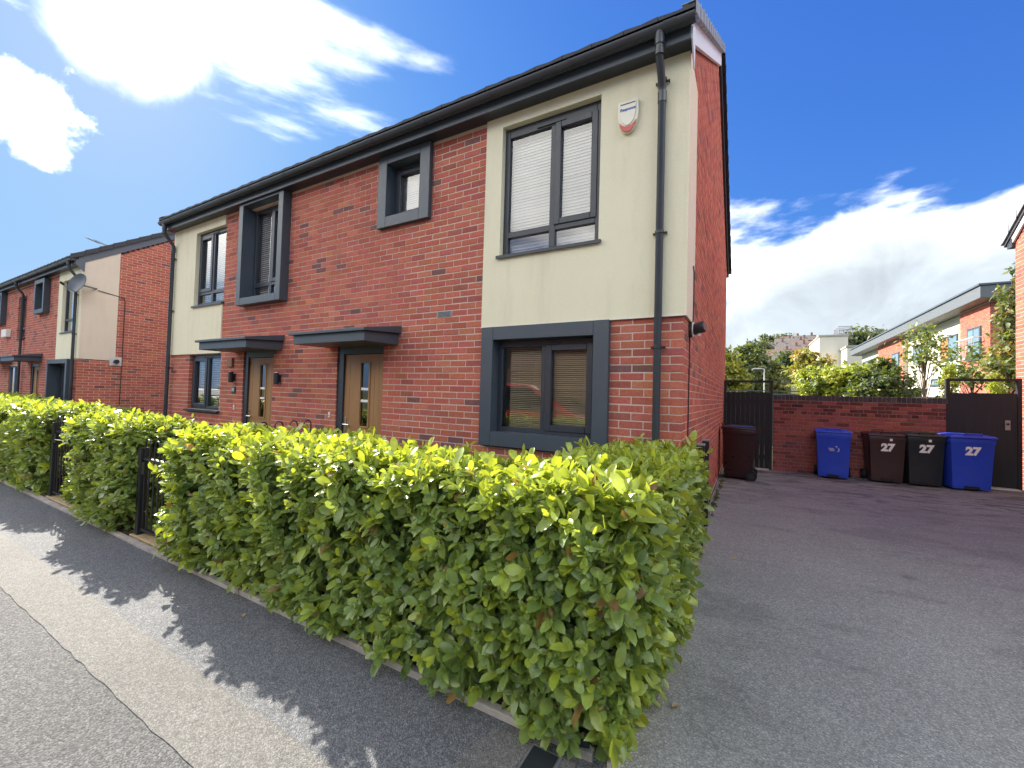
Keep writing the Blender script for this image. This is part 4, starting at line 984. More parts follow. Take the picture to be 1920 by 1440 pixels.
# leaf litter and grit at the foot of the hedges
g = np.random.default_rng(77); n = 1500
P = np.stack([-14*g.random(n)**1.3, PAVE_Y+.05+.14*g.random(n), np.full(n, .036)], 1)
P[:, 2] += .012*g.random(n); A = g.normal(size=(n, 3))*[1, 1, .25]; Nn = np.tile([0, 0, 1.], (n, 1))+g.normal(size=(n, 3))*.35
C = np.where(g.random((n, 1)) < .5, [.20, .13, .07], [.33, .29, .22])*(.5+g.random((n, 1)))
vs, qs, ts, tt, _ = leaf_arrays(P, A, Nn, .02+.03*g.random(n), C, 'S'); lit = np_mesh('leaf_litter', vs, qs, ts, tt, 'leaf_tree'); tag(lit, 'dry leaf litter and grit along the foot of the hedges', 'leaf litter', kind='stuff')
for i, (px, py) in enumerate([(1287, 1153), (1372, 1048), (1275, 1318), (905, 1300), (1085, 1050+340), (455, 1153), (320, 1117)]):
    p = atZ(px, py, .03); a = rnd.uniform(0, 6.28)
    vs, qs, ts, tt, _ = leaf_arrays(np.array([[p[0], p[1], .026 if p[0] > 0 else .018]]), np.array([[math.cos(a), math.sin(a), .12]]), np.array([[0, .2, 1.]]), np.array([.055 if i < 4 else .04]), np.array([[.52, .42, .16] if i % 2 else [.42, .34, .22]]), 'L')
    o = np_mesh('fallen_leaf', vs, qs, ts, tt, 'leaf_tree'); tag(o, 'small dry yellow leaf lying on the dark asphalt', 'leaf', 'fallen leaves on the asphalt')

g = np.random.default_rng(78); n = 420
yy = np.concatenate([2.0+4.6*g.random(n//2), np.repeat(g.choice([2.9, 3.4, 4.4, 5.0], n//2), 1)+.06*g.normal(size=n//2)]); P = np.stack([.065+.02*np.abs(g.normal(size=n)), yy, np.full(n, .012)], 1)
A = g.normal(size=(n, 3))*[.6, .6, .2]+[.25, 0, .8]; vs, qs, ts, tt, _ = leaf_arrays(P, A, g.normal(size=(n, 3))+[1, 0, .5], .02+.035*g.random(n), np.array([.09, .13, .04])*(.6+.8*g.random((n, 1))), 'S')
tag(np_mesh('weeds', vs, qs, ts, tt, 'leaf_tree'), 'small weeds and moss along the foot of the gable wall', 'weeds', kind='stuff')
n = 900; P = np.stack([.15+5.0*g.random(n), -2.1+9.0*g.random(n), np.zeros(n)], 1); P[:, 2] = .0165+.016*P[:, 0]; A = g.normal(size=(n, 3))*[1, 1, .1]
vs, qs, ts, tt, _ = leaf_arrays(P, A, np.tile([0, 0, 1.], (n, 1))+g.normal(size=(n, 3))*.4, .004+.008*g.random(n), np.where(g.random((n, 1)) < .6, [.30, .28, .25], [.10, .08, .06])*(.5+g.random((n, 1))), 'S')
tag(np_mesh('grit', vs, qs, ts, tt, 'leaf_tree'), 'scattered grit and crumbs over the driveway', 'grit', kind='stuff')

# ================================================================== GATES AND RAILINGS
def bar_gate(x0, x1, y, top, label, hoop=True, ang=0.0):
    g_ = empty('garden_gate', (x0, y, 0), label, 'gate', 'black metal garden gates in the hedge')
    for x in (x0, x1):
        MB().box(x-.032, x+.032, y-.032, y+.032, 0, top).build('post', 'iron', g_, bevel=.004); MB().box(x-.036, x+.036, y-.036, y+.036, top, top+.012).build('post_cap', 'iron_sheen', g_, bevel=.003)
    a, c = x0+.045, x1-.045
    for z in (.10, top-.10): MB().box(a, c, y-.016, y+.016, z-.012, z+.012).build('rail', 'iron', g_, bevel=.003)
    n = max(3, int((c-a)/.105)); 
    for i in range(n+1):
        x = a+(c-a)*i/n; MB().tube([(x, y, .112), (x, y, top+.04)], .0075, 6).build('bar', 'iron', g_, smooth='auto')
    for i in range(0, n, 2):
        xa, xb = a+(c-a)*i/n, a+(c-a)*(i+1)/n; m_ = (xa+xb)/2; rr = (xb-xa)/2
        MB().tube([(m_+rr*math.cos(math.pi*k/8), y, top+.04+rr*math.sin(math.pi*k/8)) for k in range(9)], .0075, 6).build('hoop', 'iron', g_, smooth='auto')
    MB().box(x0+.05, x0+.11, y-.03, y-.017, top-.25, top-.13).build('latch', 'iron_sheen', g_, bevel=.003)
    return g_
bar_gate(-4.82, -3.99, -2.08, .90, 'black barred garden gate set between the two nearer laurel hedges')
bar_gate(-7.50, -6.46, -2.08, 1.00, 'black barred garden gate between the short hedge and the long hedge')
rl = empty('divider_railing', (-5.0, -.8, 0), 'black hoop-topped railing dividing the paths to the two oak doors', 'railing')
for z in (.15, .92): MB().tube([(-5.0, -.04, z), (-5.0, -1.5, z)], .011, 6).build('rail', 'iron', rl)
for i in range(7):
    ya = -.10-.21*i; yb = ya-.11
    MB().tube([(-5.0, ya, 0.0), (-5.0, ya, 1.045)]+[(-5.0, (ya+yb)/2+.055*math.cos(math.pi*k/8), 1.045+.055*math.sin(math.pi*k/8)) for k in range(1, 8)]+[(-5.0, yb, 1.045), (-5.0, yb, 0.0)], .0085, 6).build('hoop', 'iron', rl, smooth='auto')
# buff paving in the gate openings leading to the doors
for x0, x1, nm in ((-4.90, -3.96, 'path'), (-7.55, -6.43, 'path')):
    pth = empty(nm, ((x0+x1)/2, -1.0, 0), kind='structure')
    y = PAVE_Y+.03; r = random.Random(int(x0*10))
    while y < -.1:
        dy = .10 if y < -2.0 else .45; n = 4 if dy < .2 else 2
        for i in range(n): MB().box(x0+(x1-x0)*i/n+.004, x0+(x1-x0)*(i+1)/n-.004, y+.004, y+dy-.004, .0, .045+r.uniform(-.003, .003)).build('paving_slab', 'buff', pth, bevel=.004, segs=1)
        y += dy
# utility cover and concrete patch by the hedge corner
patch = MB(); pp = [(-.54, -2.44), (-.50, -2.28), (-.42, -2.20), (-.20, -2.19), (-.10, -2.20), (-.12, -2.9), (-.5, -2.9)]
patch.add([(x, y, .009) for x, y in pp], [tuple(range(len(pp)))]); o = patch.build('pavement_patch', 'asphalt_pale', fix=False); o['kind'] = 'structure'
cv_ = empty('stopcock_cover', (-.23, -2.34, .0), 'dark grey rectangular utility cover set in the pavement at the hedge corner', 'utility cover')
MB().box(-.30, -.16, -2.46, -2.245, -.02, .019).build('frame', 'steel', cv_, bevel=.004); MB().box(-.288, -.172, -2.448, -2.257, .0192, .023).build('lid', 'bin_black', cv_, bevel=.002)
tag(MB().prism([(-.12, -2.05), (-.06, -2.03), (-.07, -2.17), (-.11, -2.18)], 'z', .0, .10).build('drain_hopper', 'bin_black', bevel=.008), 'dark plastic upright marker block in soil at the hedge corner', 'marker block')

# ================================================================== BACK WALL, GATES, BINS
WY = 7.10
bw = empty('garden_wall', (2.4, WY, 0), 'soot-stained red brick garden wall with dark brick coping behind the bins', 'wall')
r = random.Random(41); allb = []
z = 1.60-.0375; ri = 0
while z > .0:
    header = ri % 5 == 3; L_ = .1025 if header else .215; x = 1.0-(.05 if header else (.11 if ri % 2 else 0))
    while x < 3.8:
        a, c = max(x, 1.0), min(x+L_, 3.8)
        if c-a > .02:
            t_ = brick_tint(r, .80); soot = .42 if ri < 4 and r.random() < .75 else (.6 if r.random() < .15 else 1); allb.append((a, c, z, (t_[0]*.85*soot, t_[1]*.8*soot, t_[2]*soot)))
        x += L_+.010
    z -= .075; ri += 1
for a, c, z, t_ in allb[:262]: place(ME_BRICK, 'brick', bw, ((a+c)/2, WY+r.uniform(-.002, .002), z), t_, scale=(c-a, 1, 1))
b = MB()
for a, c, z, t_ in allb[262:]: b.box(a, c, WY+r.uniform(-.002, .002), WY+.1, z-.0325, z+.0325, tint=t_)
b.build('lower_bricks', 'brick_join', bw, kind='stuff')
MB().box(1.001, 3.799, WY+.008, WY+.207, 0, 1.60).build('mortar_core', 'mortar_dark', bw)
x = 1.0
cb_ = MB().box(-.0325, .0325, -.108, .108, 0, .108).build('coping_brick', 'brick_obj', None, bevel=.004, segs=1); me_cb = cb_.data; bpy.data.objects.remove(cb_)
while x < 3.76:
    v_ = r.uniform(.8, 1.25); place(me_cb, 'coping_brick', bw, (x+.0375, WY+.1075, 1.608+r.uniform(-.002, .002)), (.055*v_, .050*v_, .056*v_)); x += .0745
MB().box(1.0, 3.8, WY+.012, WY+.2, 1.60, 1.70).build('coping_mortar', 'mortar_dark', bw)

def board_gate(x0, x1, y, label, n, ztop=2.04, zb=1.77, z0=.03, feather=True, lock=None):
    g_ = empty('timber_gate', ((x0+x1)/2, y, 0), label, 'gate', 'dark timber gates at the end of the drive')
    MB().box(x0, x0+.055, y-.04, y+.04, 0, ztop).build('frame_post', 'gate_black', g_, bevel=.004); MB().box(x1-.055, x1, y-.04, y+.04, 0, ztop).build('frame_post', 'gate_black', g_, bevel=.004)
    MB().box(x0+.055, x1-.055, y-.038, y+.038, ztop-.05, ztop).build('head_rail', 'gate_black', g_, bevel=.004)
    a, c = x0+.056, x1-.056; w = (c-a)/n; r = random.Random(int(x0*10)+3)
    for i in range(n):
        xa, xb = a+i*w+.0015, a+(i+1)*w-.0015; h = zb+r.uniform(-.012, .006)
        MB().prism([(xa, y-.012), (xb, y-.026), (xb, y-.004), (xa, y-.004)], 'z', z0, h).build('board', 'gate_black', g_)
    for z in (.3, 1.55): MB().box(a, c, y-.003, y+.03, z-.045, z+.045).build('ledge', 'gate_black', g_)
    MB().box(x0+.06, x1-.06, y-.17, y+.05, .0, .030+zdrive(x1, y)).build('threshold', 'threshold', g_, bevel=.006)
    if lock:
        MB().box(lock-.035, lock+.035, y-.036, y-.0275, 1.16, 1.34).build('lock_plate', 'steel', g_, bevel=.003); MB().tube([(lock, y-.036, 1.27), (lock, y-.05, 1.27)], .02, 10).build('keyhole', 'plastic_black', g_)
    return g_
board_gate(.005, .985, WY+.06, 'dark timber side gate with overlapping boards beside the house gable', 9)
board_gate(3.805, 4.80, WY+.06, 'black timber gate with lock plate behind the outer blue bin', 10, ztop=2.10, zb=1.83, z0=.07, lock=4.62)

def wheelie(label, loc, rotz, mat, lidmat, w=.56, d=.60, h=1.0, number=None, logo=False, group='wheelie bins on the drive', tag_=None):
    root = empty('wheelie_bin', (0, 0, 0), label, 'bin', group)
    bw_, bd = w*.84, d*.80
    def ring(z, ww, dd, oy=0): return [(-ww/2, -dd/2+oy, z), (ww/2, -dd/2+oy, z), (ww/2, dd/2+oy, z), (-ww/2, dd/2+oy, z)]
    b = MB(); zt = h-.075
    levels = [(.035, bw_, bd, .0), (.16, bw_+.012, bd+.012, .0), (zt-.10, w*.955, d*.93, 0), (zt-.09, w*.985, d*.95, 0), (zt, w, d*.96, 0)]
    vs = [q for L_ in levels for q in ring(*L_)]; fs = [(3, 2, 1, 0)]
    for i in range(len(levels)-1):
        for k in range(4): fs.append((i*4+k, i*4+(k+1) % 4, (i+1)*4+(k+1) % 4, (i+1)*4+k))
    n_ = (len(levels)-1)*4; fs.append((n_, n_+1, n_+2, n_+3)); b.add(vs, fs)
    b.build('body', mat, root, bevel=.014, segs=2, smooth='auto')
    MB().box(-bw_*.20, bw_*.20, -bd/2-.012, -bd/2+.03, .034, .085).build('foot_recess_shade', 'rubber', root, bevel=.004)  # dark raised block, coloured as the shade of a recess
    l = MB(); lv = [(zt+.004, w+.03, d*1.0, -.012), (zt+.032, w+.035, d*1.0+.006, -.012), (zt+.055, w-.02, d*.94, -.008), (zt+.075, w*.62, d*.62, -.0)]
    vs = [q for L_ in lv for q in ring(*L_)]; fs = [(3, 2, 1, 0)]
    for i in range(3):
        for k in range(4): fs.append((i*4+k, i*4+(k+1) % 4, (i+1)*4+(k+1) % 4, (i+1)*4+k))
    fs.append((12, 13, 14, 15)); l.add(vs, fs); lid = l.build('lid', lidmat, root, bevel=.012, segs=2, smooth='auto')
    MB().tube([(-w*.2, -d*.5+.03, zt+.05), (-w*.18, -d*.5+.0, zt+.085), (w*.18, -d*.5+.0, zt+.085), (w*.2, -d*.5+.03, zt+.05)], .013, 8).build('lid_grip', lidmat, lid, smooth='auto')
    hb = MB(); hy = d/2+.055; hb.tube([(-w*.42, hy, zt-.01), (w*.42, hy, zt-.01)], .016, 8)
    for x in (-w*.40, w*.40): hb.box(x-.018, x+.018, d/2-.04, hy+.012, zt-.045, zt+.02)
    hb.build('handle', mat, root, smooth='auto')
    MB().tube([(-bw_/2-.03, bd/2-.02, .10), (bw_/2+.03, bd/2-.02, .10)], .011, 8).build('axle', 'steel', root)
    for x in (-1, 1):
        xx = x*(bw_/2+.035); wh = MB().tube([(xx-.026, bd/2-.02, .10), (xx+.026, bd/2-.02, .10)], .10, 20).build('wheel', 'rubber', root, smooth='auto', bevel=0)
        MB().tube([(xx-.028, bd/2-.02, .10), (xx+.028, bd/2-.02, .10)], .055, 14).build('hub', 'plastic_black', wh, smooth='auto')
    sl_ = math.atan(((w*.93*d/d)*0+(d*.93-bd-.012)/2)/(zt-.26))
    def fy(z): t_ = (z-.16)/(zt-.26); return -((bd+.012)/2*(1-t_)+d*.93/2*t_)-.002
    if number:
        zn = h*.70; M = Matrix.Translation((0, fy(zn)-.001, zn)) @ Matrix.Rotation(R(90)+sl_, 4, 'X')
        text_mesh('numerals', number, .19, 'white_paint', root, M, extrude=.0008, shear=.03, bold=.011)
    if logo:
        zn = h*.60; k = MB(); Mx = Matrix.Translation((.02, fy(zn), zn)) @ Matrix.Rotation(R(90)+sl_, 4, 'X')
        ring_ = [(.035+.045*math.cos(t_), -.005+.045*math.sin(t_)) for t_ in np.linspace(-1.3, 1.0, 9)]+[(.035+.030*math.cos(t_), -.003+.034*math.sin(t_)) for t_ in np.linspace(1.0, -1.3, 9)]
        k.add([(x, y, .001) for x, y in ring_], [tuple(range(len(ring_)))]); k.add([(.03+.014*math.cos(t_), .058+.014*math.sin(t_), .001) for t_ in np.linspace(0, 5.7, 10)], [tuple(range(10))])
        for i in range(3): k.add([(-.10+.01*i, .012-.022*i, .001), (-.01+.006*i, .012-.022*i, .001), (-.01+.006*i, .022-.022*i, .001), (-.10+.01*i, .022-.022*i, .001)], [(0, 1, 2, 3)])
        k.xform(Mx); k.build('logo', 'lamp_grey', root, fix=False)
    if tag_:
        zn = h*.86; MB().box(-.02+tag_, .02+tag_, fy(zn)-.004, fy(zn)+.0, zn-.022, zn+.022).build('sticker', 'white_paint', root)
    root.location = loc; root.rotation_euler = (0, 0, rotz); return root
wheelie('shiny dark maroon wheelie bin standing side-on against the house gable', (.36, 5.62, zdrive(.3, 0)+.012), R(-92), 'bin_maroon', 'bin_maroon', w=.56, d=.60, h=1.05)
wheelie('blue wheelie bin with pale council logo standing alone by the brick wall', (2.02, 6.78, zdrive(2, 0)+.012), R(-5), 'bin_blue', 'bin_blue', w=.57, d=.56, h=.99, logo=True)
wheelie('brown wheelie bin numbered 27 beside the black one', (2.82, 6.80, zdrive(2.8, 0)+.012), R(3), 'bin_brown', 'bin_brown', w=.55, d=.52, h=.97, number='27', tag_=.05)
wheelie('black wheelie bin numbered 27 with greenish lid between brown and blue bins', (3.35, 6.76, zdrive(3.3, 0)+.012), R(4), 'bin_black', 'bin_green', w=.53, d=.52, h=.99, number='27', tag_=.05)
wheelie('blue wheelie bin numbered 27 in front of the black timber gate', (3.92, 6.72, zdrive(3.9, 0)+.012), R(7), 'bin_blue', 'bin_blue', w=.60, d=.56, h=1.0, number='27')

# ================================================================== HOUSE ON THE OTHER SIDE OF THE DRIVE (same design)
RX = 4.94; RX2 = 14.6
rh = empty('end_house', (9.7, 3.8, 0), 'brick house across the drive whose gable corner shows beside the black timber gate', 'house', 'two-storey brick houses along the street')
gable_bricks(rh, RX, -1, (.0, .1125), 55)
RO = [(RX+.806, RX+1.954, 1.142, 2.148), (RX+3.109, RX+3.688, 3.851, 4.555), (RX+3.69, RX+4.61, 0, 2.15), (RX+.79, RX+1.925, 3.098, 4.548)]
r = random.Random(57); b = MB()
for a, c, z, row in wall_rows(RX, RX2, .02, 4.70, RO+[(RX-.1, RX+2.14, 2.302, 4.7)], RX+.1075, RX+.22):
    yy = r.uniform(-.002, .0015); b.box(a, c, yy, yy+.08, z-.032, z+.032, tint=brick_tint(r))
b.build('front_bricks', 'brick_join', rh, kind='stuff'); mortar_front(rh, RX+.002, RX2, 0, 4.72, RO)
e_ = MB(); e_.quad((RX+.01, DEPTH, 0), (RX2, DEPTH, 0), (RX2, DEPTH, 4.7), (RX+.01, DEPTH, 4.7)); e_.add([(RX2, .0, 0), (RX2, DEPTH, 0), (RX2, DEPTH, 4.66), (RX2, YR, 7.2), (RX2, 0, 4.66)], [(0, 1, 2, 3, 4)]); e_.build('rear_wall', 'far_brick', rh, fix=False)
b = MB()
for a, c, d, e in cells(RX-.022, RX+2.14, 2.302, 4.675, [RO[3]]): b.box(a, c, -.022, .004, d, e)
b.build('render_panel', 'cream', rh)
window(rh, *RO[3], .045, mull=RX+1.325, trans=3.335, sash={(0, 1)}, blind=('blind_white', .034, 62, .047, 0), sill=.10, head=.11, side=.062, bot=.03)
surround(rh, RX+.652, RX+2.105, .986, 2.293, RX+.806, RX+1.954, 1.142, 2.148, .065); window(rh, *RO[0], .075, mull=RX+1.385, sash={(0, 0)})
surround(rh, RX+2.950, RX+3.842, 3.710, 4.667, RX+3.109, RX+3.688, 3.851, 4.555, .065); window(rh, *RO[1], .10, sash={(0, 0)})
door(rh, RX+3.69, RX+4.61, RX+3.81, RX+4.59, 2.07, RX+4.0, RX+4.165, 1.06, 1.93); canopy(rh, RX+3.385, RX+4.84)
eaves(rh, RX-.045, RX2); gutter(rh, RX-.085, RX2); roof(rh, RX-.085, RX2, verge_right=False, rear='verge_grey')
downpipe(rh, RX+.205, .05, brackets=[4.0, 3.0, 2.0])

# ================================================================== FAR SIDE OF THE STREET (seen in the window glass)
op = empty('opposite_house', (-6, -18, 0), 'brick house with brown tiled roof across the street, mirrored in the windows', 'house', 'houses across the street')
b = MB(); b.box(-16, 5, -24, -17, 0, 5.0); b.build('wall', 'far_brick', op)
MB().prism([(-16.6, 4.9), (-20.5, 8.2), (-24.4, 4.9)], 'x', -16.3, 5.3).build('roof', 'far_roof_red', op)
for x in (-14.5, -12.6, -3.8, -.4, 3):
    for z in (1.0, 3.2):
        f = MB().box(x-.75, x+.75, -17, -16.95, z, z+1.25).build('window', 'white_paint', op); MB().box(x-.66, x+.66, -16.95, -16.94, z+.09, z+1.16).build('pane', 'far_glass', f)
for x in (-13.55, -2.1): MB().box(x-.45, x+.45, -17, -16.94, 0, 2.1).build('door', 'white_paint', op, bevel=.02)
def car(label, mat, x0, length, yc, h, facing=1):
    root = empty('parked_car', (x0+length/2, yc, 0), label, 'car', 'cars parked along the street')
    st = [(0, .45, .62, .62, .80, .60), (.03, .30, .85, .86, .86, .62), (.14, .24, 1.10, 1.40*h/1.6, .89, .66), (.24, .24, 1.13, h-.02, .90, .68), (.40, .24, 1.13, h, .90, .69), (.50, .24, 1.12, h-.06, .90, .67), (.76, .25, 1.10, 1.11, .90, .80), (.92, .27, .98, .99, .86, .76), (.985, .34, .74, .75, .78, .66), (1.0, .44, .60, .61, .70, .6)]
    b = MB(); rings = []
    for t_, zl, zb_, zr, wl, wr in st:
        x = x0+length*(t_ if facing > 0 else 1-t_)
        rings.append([(x, yc-wl*.92, zl), (x, yc-wl, (zl+zb_)/2), (x, yc-wl*.97, zb_), (x, yc-wr, zr), (x, yc+wr, zr), (x, yc+wl*.97, zb_), (x, yc+wl, (zl+zb_)/2), (x, yc+wl*.92, zl)])
    vs = [q for g_ in rings for q in g_]; n_ = 8; fs = [tuple(range(8)), tuple(range(len(vs)-1, len(vs)-9, -1))]
    for i in range(len(st)-1):
        for k in range(8): fs.append((i*8+k, i*8+(k+1) % 8, (i+1)*8+(k+1) % 8, (i+1)*8+k))
    b.add(vs, fs); b.build('body', mat, root, bevel=.03, segs=2, smooth='auto')
    def X(t_): return x0+length*(t_ if facing > 0 else 1-t_)
    for sgn in (-1, 1):
        for t0, t1, t2, t3 in ((.19, .33, .33, .235), (.345, .49, .68, .345)):
            def side(t_, z):
                f = (z-1.12)/(h-1.12); return yc+sgn*(.873+(.685-.873)*f+.012)
            zt_, zb_ = h-.09, 1.17
            MB().add([(X(t0), side(0, zb_), zb_), (X(t2), side(0, zb_), zb_), (X(t1), side(0, zt_), zt_), (X(t3), side(0, zt_), zt_)], [(0, 1, 2, 3)]).build('side_window', 'car_glass', root, fix=False)
        for t_ in (.17, .80):
            wh = MB().tube([(X(t_), yc+sgn*.70, .33), (X(t_), yc+sgn*.915, .33)], .33, 24).build('wheel', 'rubber', root, smooth='auto'); MB().tube([(X(t_), yc+sgn*.90, .33), (X(t_), yc+sgn*.922, .33)], .20, 16).build('rim', 'chrome', wh, smooth='auto')
        MB().tube([(X(.965), yc+sgn*.58, .70), (X(.985), yc+sgn*.58, .70)], .09, 12).build('headlight', 'white_plastic', root, smooth='auto')
    MB().add([(X(.755), yc-.72, 1.13), (X(.755), yc+.72, 1.13), (X(.52), yc+.62, h-.09), (X(.52), yc-.62, h-.09)], [(0, 1, 2, 3)]).xform(Matrix.Translation((.02*facing, 0, .02))).build('windscreen', 'car_glass', root, fix=False)
    return root
car('red family car parked at the kerb, mirrored in the ground floor window', 'car_red', -6.7, 4.8, -5.95, 1.86)
car('white car parked further along the kerb, mirrored in the recessed window', 'car_white', -24.6, 4.2, -6.2, 1.45)

# ================================================================== BACKGROUND BEHIND THE WALL
def fence(p0, p1, h, label, mat, boards=6, posts=4, z0=.05, group='timber fences behind the garden wall'):
    p0, p1 = Vector((*p0, 0)), Vector((*p1, 0)); d = (p1-p0); L_ = d.length; a = math.atan2(d.y, d.x)
    root = empty('timber_fence', (0, 0, 0), label, 'fence', group)
    for i in range(boards):
        za = z0+(h-z0)*i/boards; MB().box(0, L_, -.012, .012, za+.006, z0+(h-z0)*(i+1)/boards-.006).build('board', mat, root)
    for i in range(posts+1): MB().box(L_*i/posts-.05, L_*i/posts+.05, .0125, .11, 0, h+.06).build('post', mat, root, bevel=.006)
    MB().box(-.02, L_+.02, -.03, .12, h+.061, h+.095).build('capping', mat, root)
    root.location = p0; root.rotation_euler = (0, 0, a); return root
q0 = atY(1358, 732, 13.0); q1 = atY(1510, 732, 13.0)
fence((q0[0], 13.0), (q1[0], 13.0), 1.86, 'blue-grey board fence seen above the side gate', 'fence_green', posts=3)
fence((q1[0]+.02, 12.9), (q1[0]+1.2, 9.3), 1.80, 'pale weathered board fence running behind the lime bush', 'fence_grey', posts=2)
q2 = atY(1715, 745, 11.5); q3 = atY(1905, 745, 11.5)
fence((q2[0], 11.5), (q3[0]+2, 11.5), 1.72, 'tan weathered board fence seen above the black gate', 'fence_tan', posts=4)
q4 = atY(1700, 702, 11.6)
sh = empty('garden_shed', (q4[0], 12.2, 0), 'small grey timber shed with flat lid behind the dark bush', 'shed')
for i in range(7): MB().box(q4[0]-.35, q4[0]+.30, 11.56, 11.58, .05+.27*i, .30+.27*i).build('board', 'fence_grey', sh)
MB().box(q4[0]-.35, q4[0]+.30, 11.581, 12.5, .05, 1.95).build('body', 'fence_grey', sh); MB().box(q4[0]-.42, q4[0]+.38, 11.45, 12.6, 1.951, 2.03).build('roof', 'fascia_grey', sh)

def tree(name, label, base, blobs, n, leaf, cols, seed, trunk_r=.10, group='trees and shrubs beyond the garden wall', cat='tree', gaps=.25, clump=.16, trunk_top=None):
    """base (x,y,z); blobs [(cx,cy,cz,rx,ry,rz)] in metres; leaves spread in clumps through the crown"""
    g = np.random.default_rng(seed); root = empty(name, base, label, cat, group); r = random.Random(seed)
    vol = np.array([b_[3]*b_[4]*b_[5] for b_ in blobs]); w = vol**.7; w = w/w.sum(); PP, NN, CC, LL, AA = [], [], [], [], []
    tips = []
    for b_, ww in zip(blobs, w):
        c = np.array(b_[:3]); rr = np.array(b_[3:]); nc = max(5, int(26*ww*len(blobs)))
        u = norm(g.normal(size=(nc, 3))); rad_ = .35+.65*g.random(nc)**.5
        cl = c+u*rr*rad_[:, None]; tips += [tuple(q) for q in cl[:6]]
        m = int(n*ww); ci = g.integers(0, nc, m)
        sz = clump*np.linalg.norm(rr)*(.6+.9*g.random(nc))
        p = cl[ci]+norm(g.normal(size=(m, 3)))*(sz[ci]*g.random(m)**.45)[:, None]*np.array([1.15, 1.15, .8])
        tone = np.clip(.5+.22*g.normal(size=nc), 0, 1)[ci]; tone = np.clip(tone+.15*g.normal(size=m), 0, 1)[:, None]
        cA, cB = np.array(cols[0]), np.array(cols[1]); col = cA*(1-tone)+cB*tone
        if len(cols) > 2:
            k = (g.random(nc) < .3)[ci][:, None] & (g.random((m, 1)) < .7); col = np.where(k, np.array(cols[2])*(.7+.6*g.random((m, 1))), col)
        PP.append(p); CC.append(col); LL.append(leaf*(.6+.8*g.random(m))); AA.append(norm(p-cl[ci])+g.normal(size=(m, 3))*.8+[0, 0, -.3]); NN.append(norm(p-c)+[0, 0, .6]+g.normal(size=(m, 3))*.6)
    P, C, L, A, Nn = map(np.concatenate, (PP, CC, LL, AA, NN))
    vs, qs, ts, tt, _ = leaf_arrays(P, A, Nn, L, C, 'S'); np_mesh('crown', vs, qs, ts, tt, 'leaf_tree', root, kind='stuff')
    b = MB(); bx, by, bz = base; top = max(b_[2] for b_ in blobs)
    cx = sum(b_[0]*w_ for b_, w_ in zip(blobs, w)); cy = sum(b_[1]*w_ for b_, w_ in zip(blobs, w)); h = top-bz
    path = [Vector((bx, by, bz-.1)), Vector((bx+.1*(cx-bx), by, bz+h*.25)), Vector((bx+.4*(cx-bx), by+.4*(cy-by), bz+h*.55)), Vector((cx, cy, bz+h*.9))]
    b.tube(path, [trunk_r, trunk_r*.8, trunk_r*.55, trunk_r*.2], 8); b.build('trunk', 'bark', root, smooth=True)
    k = MB()
    for q in tips:
        s = path[1].lerp(path[3], r.uniform(.1, .8)); q = Vector(q); mid = (s+q)/2+Vector((0, 0, .08*(q-s).length)); k.tube([s, mid, q], [trunk_r*.35, trunk_r*.22, trunk_r*.08], 5, cap=False)
    k.build('branches', 'bark', root, fix=False); return root
def pxblob(px, py, rpx, rpy, Y, depth=1.0):
    c = atY(px, py, Y); s = (Y-CAM[1])/FPX/ (ray(px, py)[1]); s = np.linalg.norm(c-CAM)/FPX*.93
    return (c[0], c[1], c[2], rpx*s, rpx*s*depth, rpy*s)
def on_ground(px, Y, z=0.0): c = atY(px, 740, Y); return (c[0], Y, z)
G1 = (.045, .085, .022); G2 = (.10, .16, .035); LIME = (.26, .36, .035); LIME2 = (.40, .44, .05); ORG_ = (.42, .20, .03); OLV = (.14, .16, .05)
tree('shrub', 'bright lime green bushy shrub rising above the brick garden wall', on_ground(1580, 10.6), [pxblob(1555, 726, 36, 30, 10.6), pxblob(1590, 716, 30, 32, 10.5), pxblob(1535, 712, 26, 26, 10.8), pxblob(1610, 726, 24, 26, 10.4)], 5200, .13, (LIME, LIME2, G2), 61, .05, cat='shrub')
tree('shrub', 'dark green glossy shrub above the coping next to the lime bush', on_ground(1660, 9.6), [pxblob(1640, 724, 28, 30, 9.6), pxblob(1670, 728, 28, 28, 9.5), pxblob(1655, 704, 18, 22, 9.7), pxblob(1620, 732, 20, 22, 9.6)], 3800, .12, ((.04, .075, .026), (.10, .15, .045), (.22, .29, .07)), 62, .05, cat='shrub')
tree('sapling', 'airy young sapling with thin trunk before the cream facade', on_ground(1732, 15.0), [pxblob(1730, 650, 30, 30, 15), pxblob(1758, 668, 22, 26, 15), pxblob(1712, 668, 18, 22, 15), pxblob(1738, 628, 16, 16, 15)], 760, .15, ((.09, .14, .04), (.20, .25, .06), (.33, .34, .08)), 63, .05, clump=.22)
tree('sapling', 'sparse leafy sapling beside the brick bay of the flat-roofed building', on_ground(1825, 13.0), [pxblob(1818, 680, 20, 26, 13), pxblob(1845, 695, 24, 24, 13), pxblob(1800, 702, 20, 20, 13)], 700, .14, ((.07, .12, .035), (.17, .23, .06)), 64, .04, clump=.22)
tree('tree', 'autumn-tinted tree with orange top beside the gabled house', on_ground(1888, 11.5), [pxblob(1896, 585, 14, 34, 11.5), pxblob(1890, 645, 18, 34, 11.5), pxblob(1888, 695, 24, 30, 11.5), pxblob(1906, 520, 8, 24, 11.5)], 2200, .13, ((.10, .14, .045), (.20, .25, .075), (.26, .21, .06)), 65, .07)
